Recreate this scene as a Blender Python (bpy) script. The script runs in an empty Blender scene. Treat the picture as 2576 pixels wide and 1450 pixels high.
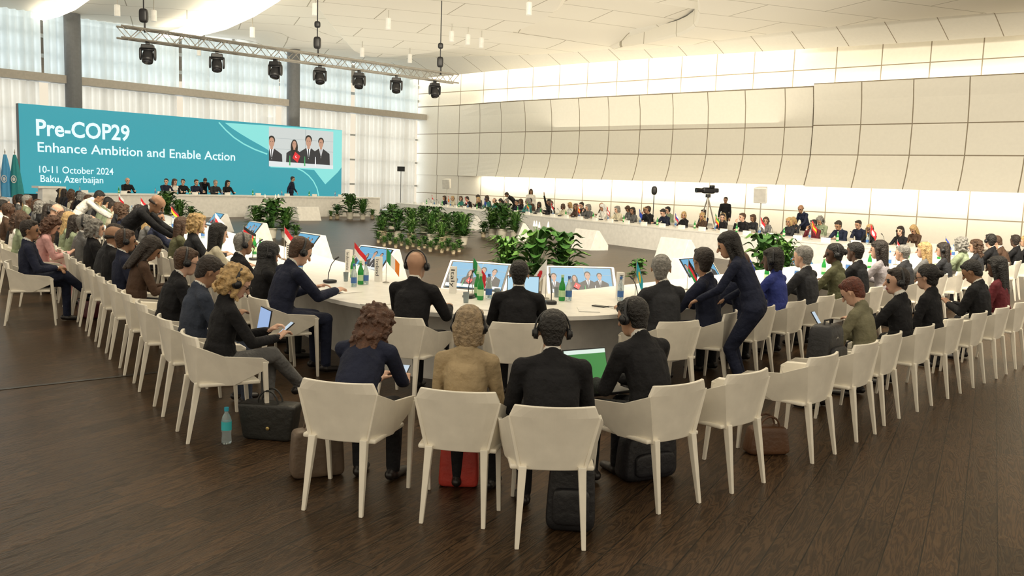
import bpy, bmesh, math, random
import numpy as np
from mathutils import Vector, Matrix
random.seed(7)
V=Vector
rad=math.radians
sc=bpy.context.scene
COLL=sc.collection
# ------------------------------------------------------------ camera
FPX=2250.0; PITCH=rad(6.69); ROLL=rad(2.0); CAM=V((0,0,2.0))
F0=V((0,math.cos(PITCH),-math.sin(PITCH))); U0=V((0,math.sin(PITCH),math.cos(PITCH))); R0=V((1,0,0))
CR=R0*math.cos(ROLL)+U0*math.sin(ROLL); CU=-R0*math.sin(ROLL)+U0*math.cos(ROLL)
cd=bpy.data.cameras.new('camera'); cam=bpy.data.objects.new('camera',cd); COLL.objects.link(cam)
cd.sensor_width=36; cd.lens=36*FPX/2576; cd.clip_end=500
mw=Matrix.Identity(4)
for i in range(3):
    mw[i][0]=CR[i]; mw[i][1]=CU[i]; mw[i][2]=-F0[i]; mw[i][3]=CAM[i]
cam.matrix_world=mw; sc.camera=cam
def ray(px,py): return F0*FPX+CR*(px-1288)+CU*(725-py)
def at(px,py,z):
    d=ray(px,py); return CAM+d*((z-CAM.z)/d.z)
# ------------------------------------------------------------ materials
MATS={}
def mat(name,col,rough=.6,metal=0,noise=.06,nscale=8,bump=0,bscale=60,emit=None,estr=1,trans=0,alpha=1,spec=.5,coat=0,bdist=.02):
    if name in MATS: return MATS[name]
    m=bpy.data.materials.new(name); m.use_nodes=True; nt=m.node_tree; b=nt.nodes['Principled BSDF']
    b.inputs['Roughness'].default_value=rough; b.inputs['Metallic'].default_value=metal
    b.inputs['Specular IOR Level'].default_value=spec
    b.inputs['Transmission Weight'].default_value=trans
    b.inputs['Alpha'].default_value=alpha
    b.inputs['Coat Weight'].default_value=coat
    tc=nt.nodes.new('ShaderNodeTexCoord')
    n=nt.nodes.new('ShaderNodeTexNoise'); n.inputs['Scale'].default_value=nscale; n.inputs['Detail'].default_value=3
    nt.links.new(tc.outputs['Object'],n.inputs['Vector'])
    r=nt.nodes.new('ShaderNodeValToRGB')
    r.color_ramp.elements[0].position=.3; r.color_ramp.elements[1].position=.7
    r.color_ramp.elements[0].color=tuple(max(0,x*(1-noise)) for x in col)+(1,)
    r.color_ramp.elements[1].color=tuple(min(1,x*(1+noise)) for x in col)+(1,)
    nt.links.new(n.outputs['Fac'],r.inputs['Fac']); nt.links.new(r.outputs['Color'],b.inputs['Base Color'])
    if bump:
        n2=nt.nodes.new('ShaderNodeTexNoise'); n2.inputs['Scale'].default_value=bscale; n2.inputs['Detail'].default_value=4
        nt.links.new(tc.outputs['Object'],n2.inputs['Vector'])
        bp=nt.nodes.new('ShaderNodeBump'); bp.inputs['Strength'].default_value=bump; bp.inputs['Distance'].default_value=bdist
        nt.links.new(n2.outputs['Fac'],bp.inputs['Height']); nt.links.new(bp.outputs['Normal'],b.inputs['Normal'])
    if emit is not None:
        b.inputs['Emission Color'].default_value=tuple(emit)+(1,); b.inputs['Emission Strength'].default_value=estr
    MATS[name]=m; return m
def emis(name,col,s=1.0):
    return mat(name,(.02,.02,.02),rough=.5,emit=col,estr=s)
WHITE=mat('white_lacquer',(.86,.84,.79),.35,bump=.02)
CHAIR=mat('cream_plastic',(.85,.80,.69),.38,bump=.03,bscale=200)
WALLM=mat('wall_panel_cream',(.90,.87,.78),.75,noise=.015)
SEAM=mat('panel_seam',(.30,.25,.18),.8)
CEILM=mat('ceiling_white',(.86,.83,.75),.8,noise=.015)
BLACK=mat('black_metal',(.02,.02,.022),.4)
METAL=mat('aluminium',(.42,.40,.36),.4,metal=.7)
DARKP=mat('black_plastic',(.015,.015,.017),.35)
GREYC=mat('grey_column',(.17,.18,.19),.6)
def floor_mat():
    m=bpy.data.materials.new('dark_oak_planks'); m.use_nodes=True; nt=m.node_tree; b=nt.nodes['Principled BSDF']
    tc=nt.nodes.new('ShaderNodeTexCoord'); mp=nt.nodes.new('ShaderNodeMapping')
    mp.inputs['Rotation'].default_value=(0,0,rad(-62))
    nt.links.new(tc.outputs['Object'],mp.inputs['Vector'])
    br=nt.nodes.new('ShaderNodeTexBrick'); br.inputs['Scale'].default_value=1
    br.inputs['Brick Width'].default_value=2.2; br.inputs['Row Height'].default_value=.19; br.inputs['Mortar Size'].default_value=.0035
    br.offset=.37
    br.inputs['Color1'].default_value=(.066,.037,.018,1); br.inputs['Color2'].default_value=(.040,.023,.011,1); br.inputs['Mortar'].default_value=(.008,.006,.003,1)
    nt.links.new(mp.outputs['Vector'],br.inputs['Vector'])
    mp2=nt.nodes.new('ShaderNodeMapping'); mp2.inputs['Scale'].default_value=(1.0,9,1)
    nt.links.new(mp.outputs['Vector'],mp2.inputs['Vector'])
    n=nt.nodes.new('ShaderNodeTexNoise'); n.inputs['Scale'].default_value=1.6; n.inputs['Detail'].default_value=6; n.inputs['Distortion'].default_value=.8
    nt.links.new(mp2.outputs['Vector'],n.inputs['Vector'])
    w=nt.nodes.new('ShaderNodeMath'); w.operation='SINE'
    mu=nt.nodes.new('ShaderNodeMath'); mu.operation='MULTIPLY'; mu.inputs[1].default_value=60
    nt.links.new(n.outputs['Fac'],mu.inputs[0]); nt.links.new(mu.outputs[0],w.inputs[0])
    r=nt.nodes.new('ShaderNodeMapRange'); r.inputs['From Min'].default_value=-1; r.inputs['From Max'].default_value=1
    r.inputs['To Min'].default_value=.50; r.inputs['To Max'].default_value=1.3
    nt.links.new(w.outputs[0],r.inputs['Value'])
    mx=nt.nodes.new('ShaderNodeMix'); mx.data_type='RGBA'; mx.blend_type='MULTIPLY'; mx.inputs['Factor'].default_value=1
    nt.links.new(br.outputs['Color'],mx.inputs['A']); nt.links.new(r.outputs['Result'],mx.inputs['B'])
    nt.links.new(mx.outputs['Result'],b.inputs['Base Color'])
    b.inputs['Roughness'].default_value=.34; b.inputs['Specular IOR Level'].default_value=.20
    bp=nt.nodes.new('ShaderNodeBump'); bp.inputs['Strength'].default_value=.2; bp.inputs['Distance'].default_value=.004
    nt.links.new(r.outputs['Result'],bp.inputs['Height']); nt.links.new(bp.outputs['Normal'],b.inputs['Normal'])
    return m
def curtain_mat(name,col,tr):
    m=bpy.data.materials.new(name); m.use_nodes=True; nt=m.node_tree; nt.nodes.clear()
    o=nt.nodes.new('ShaderNodeOutputMaterial'); t=nt.nodes.new('ShaderNodeBsdfTranslucent'); d=nt.nodes.new('ShaderNodeBsdfDiffuse'); p=nt.nodes.new('ShaderNodeBsdfTransparent')
    tc=nt.nodes.new('ShaderNodeTexCoord'); n=nt.nodes.new('ShaderNodeTexNoise'); n.inputs['Scale'].default_value=3
    nt.links.new(tc.outputs['Object'],n.inputs['Vector'])
    r=nt.nodes.new('ShaderNodeValToRGB'); r.color_ramp.elements[0].color=tuple(x*.9 for x in col)+(1,); r.color_ramp.elements[1].color=tuple(col)+(1,)
    nt.links.new(n.outputs['Fac'],r.inputs['Fac'])
    nt.links.new(r.outputs['Color'],t.inputs['Color']); nt.links.new(r.outputs['Color'],d.inputs['Color'])
    a=nt.nodes.new('ShaderNodeMixShader'); a.inputs[0].default_value=.45
    nt.links.new(t.outputs[0],a.inputs[1]); nt.links.new(d.outputs[0],a.inputs[2])
    c=nt.nodes.new('ShaderNodeMixShader'); c.inputs[0].default_value=tr
    nt.links.new(a.outputs[0],c.inputs[1]); nt.links.new(p.outputs[0],c.inputs[2]); nt.links.new(c.outputs[0],o.inputs[0])
    return m
# ------------------------------------------------------------ mesh builder
class MB:
    def __init__(s): s.v=[];s.f=[];s.m=[]
    def add(s,vs,fs,m=0,M=None):
        o=len(s.v)
        for p in vs:
            p=V(p); s.v.append(M@p if M else p)
        for f in fs: s.f.append([o+i for i in f]); s.m.append(m)
    def box(s,c,d,m=0,M=None,taper=1):
        x,y,z=c; a,b,h=d[0]/2,d[1]/2,d[2]/2; t=taper
        s.add([(x-a,y-b,z-h),(x+a,y-b,z-h),(x+a,y+b,z-h),(x-a,y+b,z-h),(x-a*t,y-b*t,z+h),(x+a*t,y-b*t,z+h),(x+a*t,y+b*t,z+h),(x-a*t,y+b*t,z+h)],
              [(3,2,1,0),(4,5,6,7),(0,1,5,4),(1,2,6,5),(2,3,7,6),(3,0,4,7)],m,M)
    def prism(s,poly,d,m=0,M=None):
        n=len(poly)
        vs=[(p[0],p[1],0) for p in poly]+[(p[0],p[1],d) for p in poly]
        s.add(vs,[list(range(n))[::-1],list(range(n,2*n))]+[(i,(i+1)%n,n+(i+1)%n,n+i) for i in range(n)],m,M)
    def poly(s,poly,z=0,m=0,M=None):
        s.add([(p[0],p[1],z) for p in poly],[list(range(len(poly)))],m,M)
    def lathe(s,prof,m=0,n=16,M=None):
        vs=[];fs=[]
        for r,z in prof:
            for i in range(n):
                a=2*math.pi*i/n; vs.append((r*math.cos(a),r*math.sin(a),z))
        for j in range(len(prof)-1):
            for i in range(n):
                fs.append((j*n+i,j*n+(i+1)%n,(j+1)*n+(i+1)%n,(j+1)*n+i))
        fs.append(list(range(n))[::-1]); fs.append([ (len(prof)-1)*n+i for i in range(n)])
        s.add(vs,fs,m,M)
    def cone(s,a,b,ra,rb,m=0,n=10,ax=None,k=1,rnd=True,M=None):
        a=V(a);b=V(b); d=b-a
        if d.length<1e-6: d=V((0,0,1e-4)); b=a+d
        dn=d.normalized()
        w=V(ax) if ax is not None else (V((1,0,0)) if abs(dn.x)<.9 else V((0,1,0)))
        w=(w-dn*w.dot(dn))
        if w.length<1e-4: w=dn.orthogonal()
        w.normalize(); q=dn.cross(w)
        rings=[]
        if rnd:
            for t in (80,50,22): rings.append((a-dn*ra*math.sin(rad(t)),ra*math.cos(rad(t))))
        rings.append((a,ra)); rings.append((b,rb))
        if rnd:
            for t in (22,50,80): rings.append((b+dn*rb*math.sin(rad(t)),rb*math.cos(rad(t))))
        vs=[];fs=[]
        for c,r in rings:
            for i in range(n):
                t=2*math.pi*i/n; vs.append(c+w*(r*k*math.cos(t))+q*(r*math.sin(t)))
        for j in range(len(rings)-1):
            for i in range(n): fs.append((j*n+i,j*n+(i+1)%n,(j+1)*n+(i+1)%n,(j+1)*n+i))
        fs.append(list(range(n))[::-1]); fs.append([(len(rings)-1)*n+i for i in range(n)])
        s.add(vs,fs,m,M)
    def tube(s,pts,r,m=0,n=8,M=None):
        for i in range(len(pts)-1): s.cone(pts[i],pts[i+1],r,r,m,n,M=M,rnd=True)
    def superell(s,c,d,e=.35,m=0,taper=1,nu=24,nv=14,M=None):
        vs=[];fs=[]
        def p(x,e): return math.copysign(abs(x)**e,x)
        for j in range(nv+1):
            v=-math.pi/2+math.pi*j/nv
            for i in range(nu):
                u=2*math.pi*i/nu
                z=p(math.sin(v),e); t=1+(taper-1)*(z+1)/2
                vs.append((c[0]+d[0]/2*p(math.cos(v),e)*p(math.cos(u),e)*t,c[1]+d[1]/2*p(math.cos(v),e)*p(math.sin(u),e)*t,c[2]+d[2]/2*z))
        for j in range(nv):
            for i in range(nu): fs.append((j*nu+i,j*nu+(i+1)%nu,(j+1)*nu+(i+1)%nu,(j+1)*nu+i))
        s.add(vs,fs,m,M)
    def mesh(s,name,mats,smooth=False):
        me=bpy.data.meshes.new(name); me.from_pydata([tuple(p) for p in s.v],[],s.f)
        for m in mats: me.materials.append(m)
        me.polygons.foreach_set('material_index',s.m)
        if smooth: me.polygons.foreach_set('use_smooth',[True]*len(s.f))
        me.update(); return me
    def obj(s,name,mats,parent=None,smooth=False,bevel=0):
        o=bpy.data.objects.new(name,s.mesh(name,mats if isinstance(mats,(list,tuple)) else [mats],smooth)); COLL.objects.link(o)
        if parent: o.parent=parent
        if bevel:
            b=o.modifiers.new('bevel','BEVEL'); b.width=bevel; b.segments=2; b.limit_method='ANGLE'
        return o
def top(o,label,cat,group=None):
    o['label']=label; o['category']=cat
    if group: o['group']=group
    return o
def empty(name,label,cat,loc=(0,0,0),az=0,group=None):
    e=bpy.data.objects.new(name,None); e.empty_display_size=.1; COLL.objects.link(e)
    e.location=loc; e.rotation_euler=(0,0,-rad(az)); return top(e,label,cat,group)
def struct(o): o['kind']='structure'; return o
def dup(root,loc,az=0,scale=None,label=None,group=None,rot=None):
    n=root.copy(); COLL.objects.link(n); n.location=loc; n.rotation_euler=rot if rot else (0,0,-rad(az))
    if scale is not None: n.scale=(scale,)*3 if isinstance(scale,(int,float)) else scale
    if label: n['label']=label
    if group: n['group']=group
    for c in root.children:
        k=c.copy(); COLL.objects.link(k); k.parent=n; k.matrix_parent_inverse=c.matrix_parent_inverse.copy()
        for c2 in c.children:
            k2=c2.copy(); COLL.objects.link(k2); k2.parent=k; k2.matrix_parent_inverse=c2.matrix_parent_inverse.copy()
    return n
def kill(root):
    for c in list(root.children):
        for c2 in list(c.children): bpy.data.objects.remove(c2)
        bpy.data.objects.remove(c)
    bpy.data.objects.remove(root)
def text_obj(txt,size,M,m,parent=None,name='lettering',offset=0,align='LEFT',sx=1,width=None):
    c=bpy.data.curves.new('t','FONT'); c.body=txt; c.size=size; c.offset=offset; c.align_x=align; c.resolution_u=3
    o=bpy.data.objects.new('t',c); COLL.objects.link(o)
    dg=bpy.context.evaluated_depsgraph_get(); me=bpy.data.meshes.new_from_object(o.evaluated_get(dg)); bpy.data.objects.remove(o)
    if width:
        xs=[v.co.x for v in me.vertices]; k=width/(max(xs)-min(xs)); x0=min(xs)
        for v in me.vertices: v.co.x=(v.co.x-x0)*k
    me.name=name; me.materials.clear(); me.materials.append(m); me.transform(M)
    q=bpy.data.objects.new(name,me); COLL.objects.link(q)
    if parent: q.parent=parent
    return q
def basis(o,x,y,z):
    M=Matrix.Identity(4)
    for i in range(3): M[i][0]=x[i];M[i][1]=y[i];M[i][2]=z[i];M[i][3]=o[i]
    return M
UP=V((0,0,1))
# ------------------------------------------------------------ room
WD=V((.664,.748,0)).normalized(); WN=V((.748,-.664,0)).normalized()
W0=V((-12.7,52.7,0)); CORN=W0+WD*9.25
RW=V((.737,-.676,0)).normalized(); RN=V((-.676,-.737,0)).normalized()
def wp(t,o=0,z=0): return W0+WD*t+WN*o+UP*z
def rp(s,o=0,z=0): return CORN+RW*s+RN*o+UP*z
b=MB(); b.box((0,25,-.1),(110,90,.2)); fl=b.obj('floor',floor_mat()); struct(fl)
CURT=curtain_mat('sheer_curtain',(.80,.87,.88),.12)
CURT2=curtain_mat('sheer_curtain_lower',(.80,.76,.68),.07)
FRAME=mat('window_frame',(.34,.34,.32),.5)
BEAM=mat('beam_grey',(.44,.41,.36),.6)
T0,T1=-34,9.25
b=MB()
t=T0; k=0
while t<T1:
    a=wp(t,-.0,0); Mx=basis(a,WD,WN,UP); b.box((0,0,4.6),(.12,.10,9.2),0,Mx); t+=1.75
for z in (.1,1.6,3.1,4.6,7.1,8.0,9.0):
    b.box(((T1-T0)/2,0,z),(T1-T0,.08,.16 if z>4.7 else .10),0,basis(wp(T0),WD,WN,UP))
o=b.obj('window_1',FRAME); struct(o)
b=MB(); b.box(((T1-T0)/2,0,6.05),(T1-T0,.9,.36),0,basis(wp(T0,.45),WD,WN,UP)); o=b.obj('trim_1',BEAM); struct(o)
def curtain(t0,t1,z0,z1,m,label,off):
    n=int((t1-t0)/.045); vs=[];fs=[]
    for i in range(n+1):
        tt=t0+(t1-t0)*i/n
        w=.10*math.sin(tt*2*math.pi/.36+.8*math.sin(tt*1.3))+.04*math.sin(tt*7.1)
        for z in (z0,z1): vs.append(wp(tt,off+w*(1 if z==z0 else .8),z))
    for i in range(n): fs.append((2*i,2*i+2,2*i+3,2*i+1))
    q=MB(); q.add(vs,fs); ob=q.obj('curtain',m,smooth=True); top(ob,label,'curtain','sheer curtains on the window wall')
edges=[-34,-26,-19.5,-14.2,-7.5,-1.6,3.6,8.9]
for i in range(len(edges)-1):
    curtain(edges[i]+.08,edges[i+1]-.08,6.25,9.0,CURT,'pleated sheer white curtain above the beam, daylit',.35)
    curtain(edges[i]+.18,edges[i+1]-.18,.05,5.85,CURT2,'pleated sheer cream curtain below the beam',.35)
for px in (187,731):
    kx=(px-1288)/2250; P=wp(0,.8); tt=(kx*P.y-P.x)/(WD.x-kx*WD.y); c=P+WD*tt
    b=MB(); b.lathe([(.36,0),(.36,9.2)],0,28,Matrix.Translation(c)); o=b.obj('trim_2' if px<500 else 'trim_3',GREYC,smooth=False); struct(o)
def ramp(s): 
    t=max(0,min(1,(s-3)/7)); return t*t*(3-2*t)
def belly(z,s):
    pts=[(2.35,.95),(2.6,.82),(3.0,.66),(3.7,.50),(5.0,.46),(6.0,.54),(6.75,.70)]
    for (z0,o0),(z1,o1) in zip(pts,pts[1:]):
        if z<=z1: f=max(0,(z-z0)/(z1-z0)); return (o0+(o1-o0)*f)*ramp(s)+.03
    return .7*ramp(s)+.03
def panel_surface(name,s0,s1,ds,rows,pf,gap=.045,sub=5,mats=(WALLM,SEAM)):
    S=[];x=s0
    while x<s1-.01: S+= [(x,0),(x+ds-gap,1)]; x+=ds
    S.append((s1,0))
    Z=[]
    for a,c in zip(rows,rows[1:]):
        for i in range(sub): Z.append((a+(c-gap-a)*i/sub,0))
        Z.append((c-gap,1))
    Z.append((rows[-1],0))
    q=MB(); vs=[];fs=[];n=len(Z)
    for s,_ in S:
        for z,_ in Z: vs.append(pf(s,z))
    q.add(vs,[])
    for i in range(len(S)-1):
        for j in range(n-1):
            q.f.append([i*n+j,(i+1)*n+j,(i+1)*n+j+1,i*n+j+1]); q.m.append(1 if S[i][1] or Z[j][1] else 0)
    o=q.obj(name,list(mats)); struct(o); return o
SL=50
panel_surface('wall_right',0,SL,2.0,[0,1.2,2.45],lambda s,z:rp(s,0,z),sub=1)
panel_surface('wall_right_padded',0,27.3,2.0,[2.35,3.75,5.0,6.75],lambda s,z:rp(s,belly(z,s),z))
panel_surface('wall_right_padded_near',27.4,SL,2.15,[2.3,3.75,5.05,6.85],lambda s,z:rp(s,belly(min(z,6.75),s)+.12,z))
panel_surface('wall_right_upper',0,SL,2.0,[6.4,7.6,9.6],lambda s,z:rp(s,0,z),sub=1)
q=MB()
N=40
for i in range(N):
    s0=SL*i/N; s1=SL*(i+1)/N
    q.add([rp(s0,0,6.76),rp(s1,0,6.76),rp(s1,belly(6.75,s1)+.03,6.76),rp(s0,belly(6.75,s0)+.03,6.76)],[(0,1,2,3)])
    q.add([rp(s0,0,2.55),rp(s1,0,2.55),rp(s1,belly(2.6,s1),2.55),rp(s0,belly(2.6,s0),2.55)],[(0,1,2,3)])
struct(q.obj('trim_4',WALLM))
def cove(s,u):
    o=1.15+5.5*u; z=8.35+.15*math.sin(s*.12)+1.5*math.sin(u*math.pi/2)
    return rp(s,o,z)
panel_surface('ceiling_cove',-3,SL,2.0,[0,1.0],lambda s,z:cove(s,z),gap=.035,sub=10,mats=(CEILM,SEAM))
def ceil_z(x,y):
    p=V((x,y,0))
    z=9.25+ .18*math.sin(x*.16+y*.05)+.14*math.sin(y*.23-x*.1)
    f=(x*.35+y-44-2.5*math.sin(x*.25)); z-= .45/(1+math.exp(-f*4))
    f2=(y-.55*x-36+2*math.sin(x*.2)); z+= .42/(1+math.exp(-f2*4))-.2
    wd=(p-W0).dot(WN); z-=.3*math.exp(-max(wd,0)/1.5)
    return z
q=MB(); nx,ny=180,130
vs=[(-45+90*i/nx,12+54*j/ny,ceil_z(-45+90*i/nx,12+54*j/ny)) for i in range(nx+1) for j in range(ny+1)]
q.add(vs,[(i*(ny+1)+j,i*(ny+1)+j+1,(i+1)*(ny+1)+j+1,(i+1)*(ny+1)+j) for i in range(nx) for j in range(ny)])
def ceil_mat():
    m=bpy.data.materials.new('ceiling_panels'); m.use_nodes=True; nt=m.node_tree; b=nt.nodes['Principled BSDF']; b.inputs['Roughness'].default_value=.8
    tc=nt.nodes.new('ShaderNodeTexCoord'); mp=nt.nodes.new('ShaderNodeMapping'); mp.inputs['Rotation'].default_value=(0,0,rad(-20))
    br=nt.nodes.new('ShaderNodeTexBrick'); br.inputs['Scale'].default_value=1; br.inputs['Brick Width'].default_value=5; br.inputs['Row Height'].default_value=2.6; br.inputs['Mortar Size'].default_value=.025
    br.inputs['Color1'].default_value=(.84,.80,.71,1); br.inputs['Color2'].default_value=(.86,.82,.73,1); br.inputs['Mortar'].default_value=(.42,.38,.30,1)
    nt.links.new(tc.outputs['Object'],mp.inputs['Vector']); nt.links.new(mp.outputs['Vector'],br.inputs['Vector']); nt.links.new(br.outputs['Color'],b.inputs['Base Color'])
    return m
CP=ceil_mat()
o=q.obj('ceiling',CP,smooth=True); struct(o)
def smoothpoly(P,it=2):
    for _ in range(it):
        R=[]
        for a,c in zip(P,P[1:]+P[:1]): R+= [a*.75+c*.25,a*.25+c*.75]
        P=R
    return P
def soffit(pts,z,nm):
    P=smoothpoly([at(x,y,z) for x,y in pts]); n=len(P); c=sum(P,V())/n
    In=[c+(p-c)*.965 for p in P]
    q=MB(); q.add([p-UP*0 for p in In]+[p+UP*.12 for p in P]+[p+UP*.7 for p in P],[list(range(n))]+[(i,(i+1)%n,n+(i+1)%n,n+i) for i in range(n)]+[(n+i,n+(i+1)%n,2*n+(i+1)%n,2*n+i) for i in range(n)])
    struct(q.obj(nm,CP))
soffit([(905,150),(1060,140),(1200,112),(1320,75),(1420,30),(1440,-60),(760,-60),(790,20),(850,90)],8.75,'trim_6')
soffit([(1500,128),(1640,108),(1745,80),(1760,20),(1730,-70),(2500,-90),(2800,10),(2300,48),(1900,88),(1650,128)],8.8,'trim_7')
GLOW=emis('cove_glow',(1,.90,.70),2.8)
def glow(pts,label):
    P=[at(x,y,8.65) for x,y in pts]
    q=MB(); q.add([p for p in P]+[p+UP*.08 for p in P],[list(range(len(P))),list(range(len(P),2*len(P)))]+[(i,(i+1)%len(P),len(P)+(i+1)%len(P),len(P)+i) for i in range(len(P))])
    o=q.obj('ceiling_light',GLOW); top(o,label,'ceiling light','cove lights in the ceiling')
glow([(395,92),(440,98),(500,92),(570,74),(640,42),(700,5),(735,-25),(600,-25),(560,10),(505,50),(450,76)],'curved glowing warm cove light in the ceiling')
glow([(78,45),(110,52),(150,42),(190,25),(225,0),(250,-25),(190,-25),(150,5),(120,25)],'curved glowing warm cove light in the ceiling')
P=at(-60,986,0.004);Q=at(420,934,0.004); d=(Q-P).normalized(); n=d.cross(UP)*.03
q=MB(); q.add([P-n,Q-n,Q+n,P+n],[(0,1,2,3)]); struct(q.obj('trim_5',mat('floor_channel',(.06,.06,.06),.4,metal=.5)))
# ------------------------------------------------------------ lights
def area(loc,dirv,xv,sx,sy,power,col):
    l=bpy.data.lights.new('area','AREA'); l.shape='RECTANGLE'; l.size=sx; l.size_y=sy; l.energy=power; l.color=col
    o=bpy.data.objects.new('lamp',l); COLL.objects.link(o)
    z=-V(dirv).normalized(); x=V(xv); x=(x-z*x.dot(z)).normalized(); y=z.cross(x)
    o.matrix_world=basis(loc,x,y,z); return o
WARM=(1,.88,.68); WARM2=(1,.90,.72)
area(rp(24,.75,8.75),-RN*1.2-UP,RW,48,.5,480,WARM)
area(rp(27,.35,6.85),-RN*.5+UP,RW,42,.35,210,WARM)
area(rp(27,.5,2.3),-RN*.6-UP,RW,42,.35,560,WARM)
area(wp(-12,-1.6,4.7),WN,WD,46,9.5,3000,(.86,.95,1))
area((-1,40,5.2),UP,(1,0,0),26,22,1350,WARM2)  # added uplight without a fixture, unseen from below, brightens the ceiling
area((3,11.5,9.0),V((.22,1,-.20)),(1,0,0),26,2.5,7600,WARM2)  # added frontal fill above the view, brightens padded wall and main desk
w=bpy.data.worlds.new('world'); sc.world=w; w.use_nodes=True
w.node_tree.nodes['Background'].inputs[0].default_value=(1,.88,.68,1); w.node_tree.nodes['Background'].inputs[1].default_value=.95
try:
    sc.view_settings.view_transform='Standard'
except Exception as e: print(e)
# ------------------------------------------------------------ big screen
S0=V((-20.7,37.6,.85)); SWd,SH=16.6,3.73
MS=basis(S0,WD,UP,WN)
scr=empty('led_screen','huge teal presentation screen behind the main desk','screen',S0)
MSI=Matrix.Translation(-S0)@MS
TEAL=emis('screen_teal',(.035,.42,.50),.82); LCY=emis('screen_light_cyan',(.28,.85,.80),.9); TXT=emis('screen_white',(.75,.95,.95),1.1)
q=MB(); q.box((SWd/2,SH/2,-.15),(SWd,SH,.28),0,MSI); q.obj('screen_frame',BLACK,scr)
q=MB(); q.poly([(0,0),(SWd,0),(SWd,SH),(0,SH)],0.0,0,MSI); q.obj('display_panel',TEAL,scr)
q=MB(); q.box((SWd/2,-.42,-.2),(SWd,.84,.2),0,MSI); q.obj('screen_plinth',BLACK,scr)
def sp(px,py):
    d=ray(px,py); t=(S0-CAM).dot(WN)/d.dot(WN); p=CAM+d*t-S0; return (p.dot(WD),min(SH-.01,max(.01,p.z)))
arc=[(565,309),(585,324),(605,337),(630,352),(655,366),(675,378)]
poly=[sp(*p) for p in arc+[(680,421),(745,424),(790,428),(818,464),(850,433)]]+[(SWd-.01,1.7),(SWd-.01,SH-.01)]
poly=[(min(SWd-.01,x),y) for x,y in poly]
q=MB(); q.poly(poly,.012,0,MSI); q.obj('light_cyan_shape',LCY,scr)
def curve_line(pts,w,nm,m=LCY):
    q=MB(); P=[V(sp(*p)).to_3d() for p in pts]
    for a,c in zip(P,P[1:]):
        n=(c-a).normalized().cross(V((0,0,1)))*w; q.add([a-n+V((0,0,.016)),c-n+V((0,0,.016)),c+n+V((0,0,.016)),a+n+V((0,0,.016))],[(0,1,2,3)],0,MSI)
    q.obj(nm,m,scr)
curve_line([(550,308),(568,328),(588,346),(612,362),(640,376),(672,388)],.035,'arc_line')
curve_line([(748,424),(762,431),(776,442),(788,456),(797,474),(802,496)],.035,'arc_line')
def T(u,vtop): return MSI@Matrix.Translation((u,SH-vtop,.02))
text_obj('Pre-COP29',.95,T(.66,1.26),TXT,scr,offset=.022,width=4.0)
text_obj('Enhance Ambition and Enable Action',.58,T(.70,1.95),TXT,scr,offset=.006,width=9.3)
text_obj('10-11 October 2024',.42,T(.74,2.83),TXT,scr,offset=.003,width=3.15)
text_obj('Baku, Azerbaijan',.42,T(.78,3.22),TXT,scr,offset=.003,width=2.65)
VC={n:emis('video_'+n,c,1.0) for n,c in dict(wall=(.62,.66,.64),suit=(.02,.022,.03),skin=(.55,.30,.20),hair=(.012,.01,.01),red=(.75,.02,.03),white=(.9,.9,.9),blue=(.10,.38,.62),line=(.40,.46,.46),desk=(.75,.80,.80),green=(.05,.4,.12)).items()}
VN=list(VC)
def ell(cx,cy,rx,ry,n=20): return [(cx+rx*math.cos(2*math.pi*i/n),cy+ry*math.sin(2*math.pi*i/n)) for i in range(n)]
def video(parent,M,w,h,bg='wall'):
    q=MB()
    def P(pl,z,m): q.poly([(min(max(x,0),1)*w,min(max(y,0),1)*h) for x,y in pl],z,VN.index(m),M)
    P([(0,0),(1,0),(1,1),(0,1)],0,bg)
    for y in (.45,.72): P([(0,y),(1,y),(1,y+.01),(0,y+.01)],.002,'line')
    P([(.55,.3),(.56,.3),(.56,1),(.55,1)],.002,'line')
    def man(cx,top,s,z,long=False):
        P([(cx-.15*s,0),(cx+.15*s,0),(cx+.14*s,top-.42*s),(cx+.10*s,top-.37*s),(cx+.03*s,top-.29*s),(cx-.03*s,top-.29*s),(cx-.10*s,top-.37*s),(cx-.14*s,top-.42*s)],z,'suit')
        if not long:
            P([(cx-.03*s,top-.29*s),(cx+.03*s,top-.29*s),(cx,top-.55*s)],z+.002,'white'); P([(cx-.007*s,top-.31*s),(cx+.007*s,top-.31*s),(cx+.005*s,top-.52*s),(cx-.005*s,top-.52*s)],z+.0025,'suit')
        else: P(ell(cx,top-.24*s,.065*s,.24*s),z+.001,'hair')
        P(ell(cx,top-.10*s,.046*s,.10*s),z+.0025,'hair')
        P([(cx-.018*s,top-.31*s),(cx+.018*s,top-.31*s),(cx+.018*s,top-.22*s),(cx-.018*s,top-.22*s)],z+.0028,'skin')
        P(ell(cx,top-.155*s,.037*s,.115*s),z+.003,'skin')
        for e in (-1,1): P(ell(cx+e*.014*s,top-.135*s,.006*s,.008*s,8),z+.004,'hair')
    man(.04,.78,1.1,.004); man(.38,.72,.85,.004,True); man(.80,.82,1.0,.004); man(.60,.86,1.15,.010)
    P([(0,0),(1,0),(1,.10),(0,.14)],.018,'desk')
    P([(.35,.24),(.43,.13),(.47,.30),(.39,.41)],.02,'red')
    P(ell(.408,.28,.014,.032),.022,'white'); P(ell(.413,.285,.011,.026),.023,'red')
    for x in (.3,.53,.7): P([(x,.05),(x+.02,.05),(x+.015,.3),(x+.005,.3)],.021,'green' if x<.6 else 'white')
    q.obj('video_image',[VC[n] for n in VN],parent)
video(scr,MSI@Matrix.Translation((11.93,SH-2.16,.03)),4.06,2.03)
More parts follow.
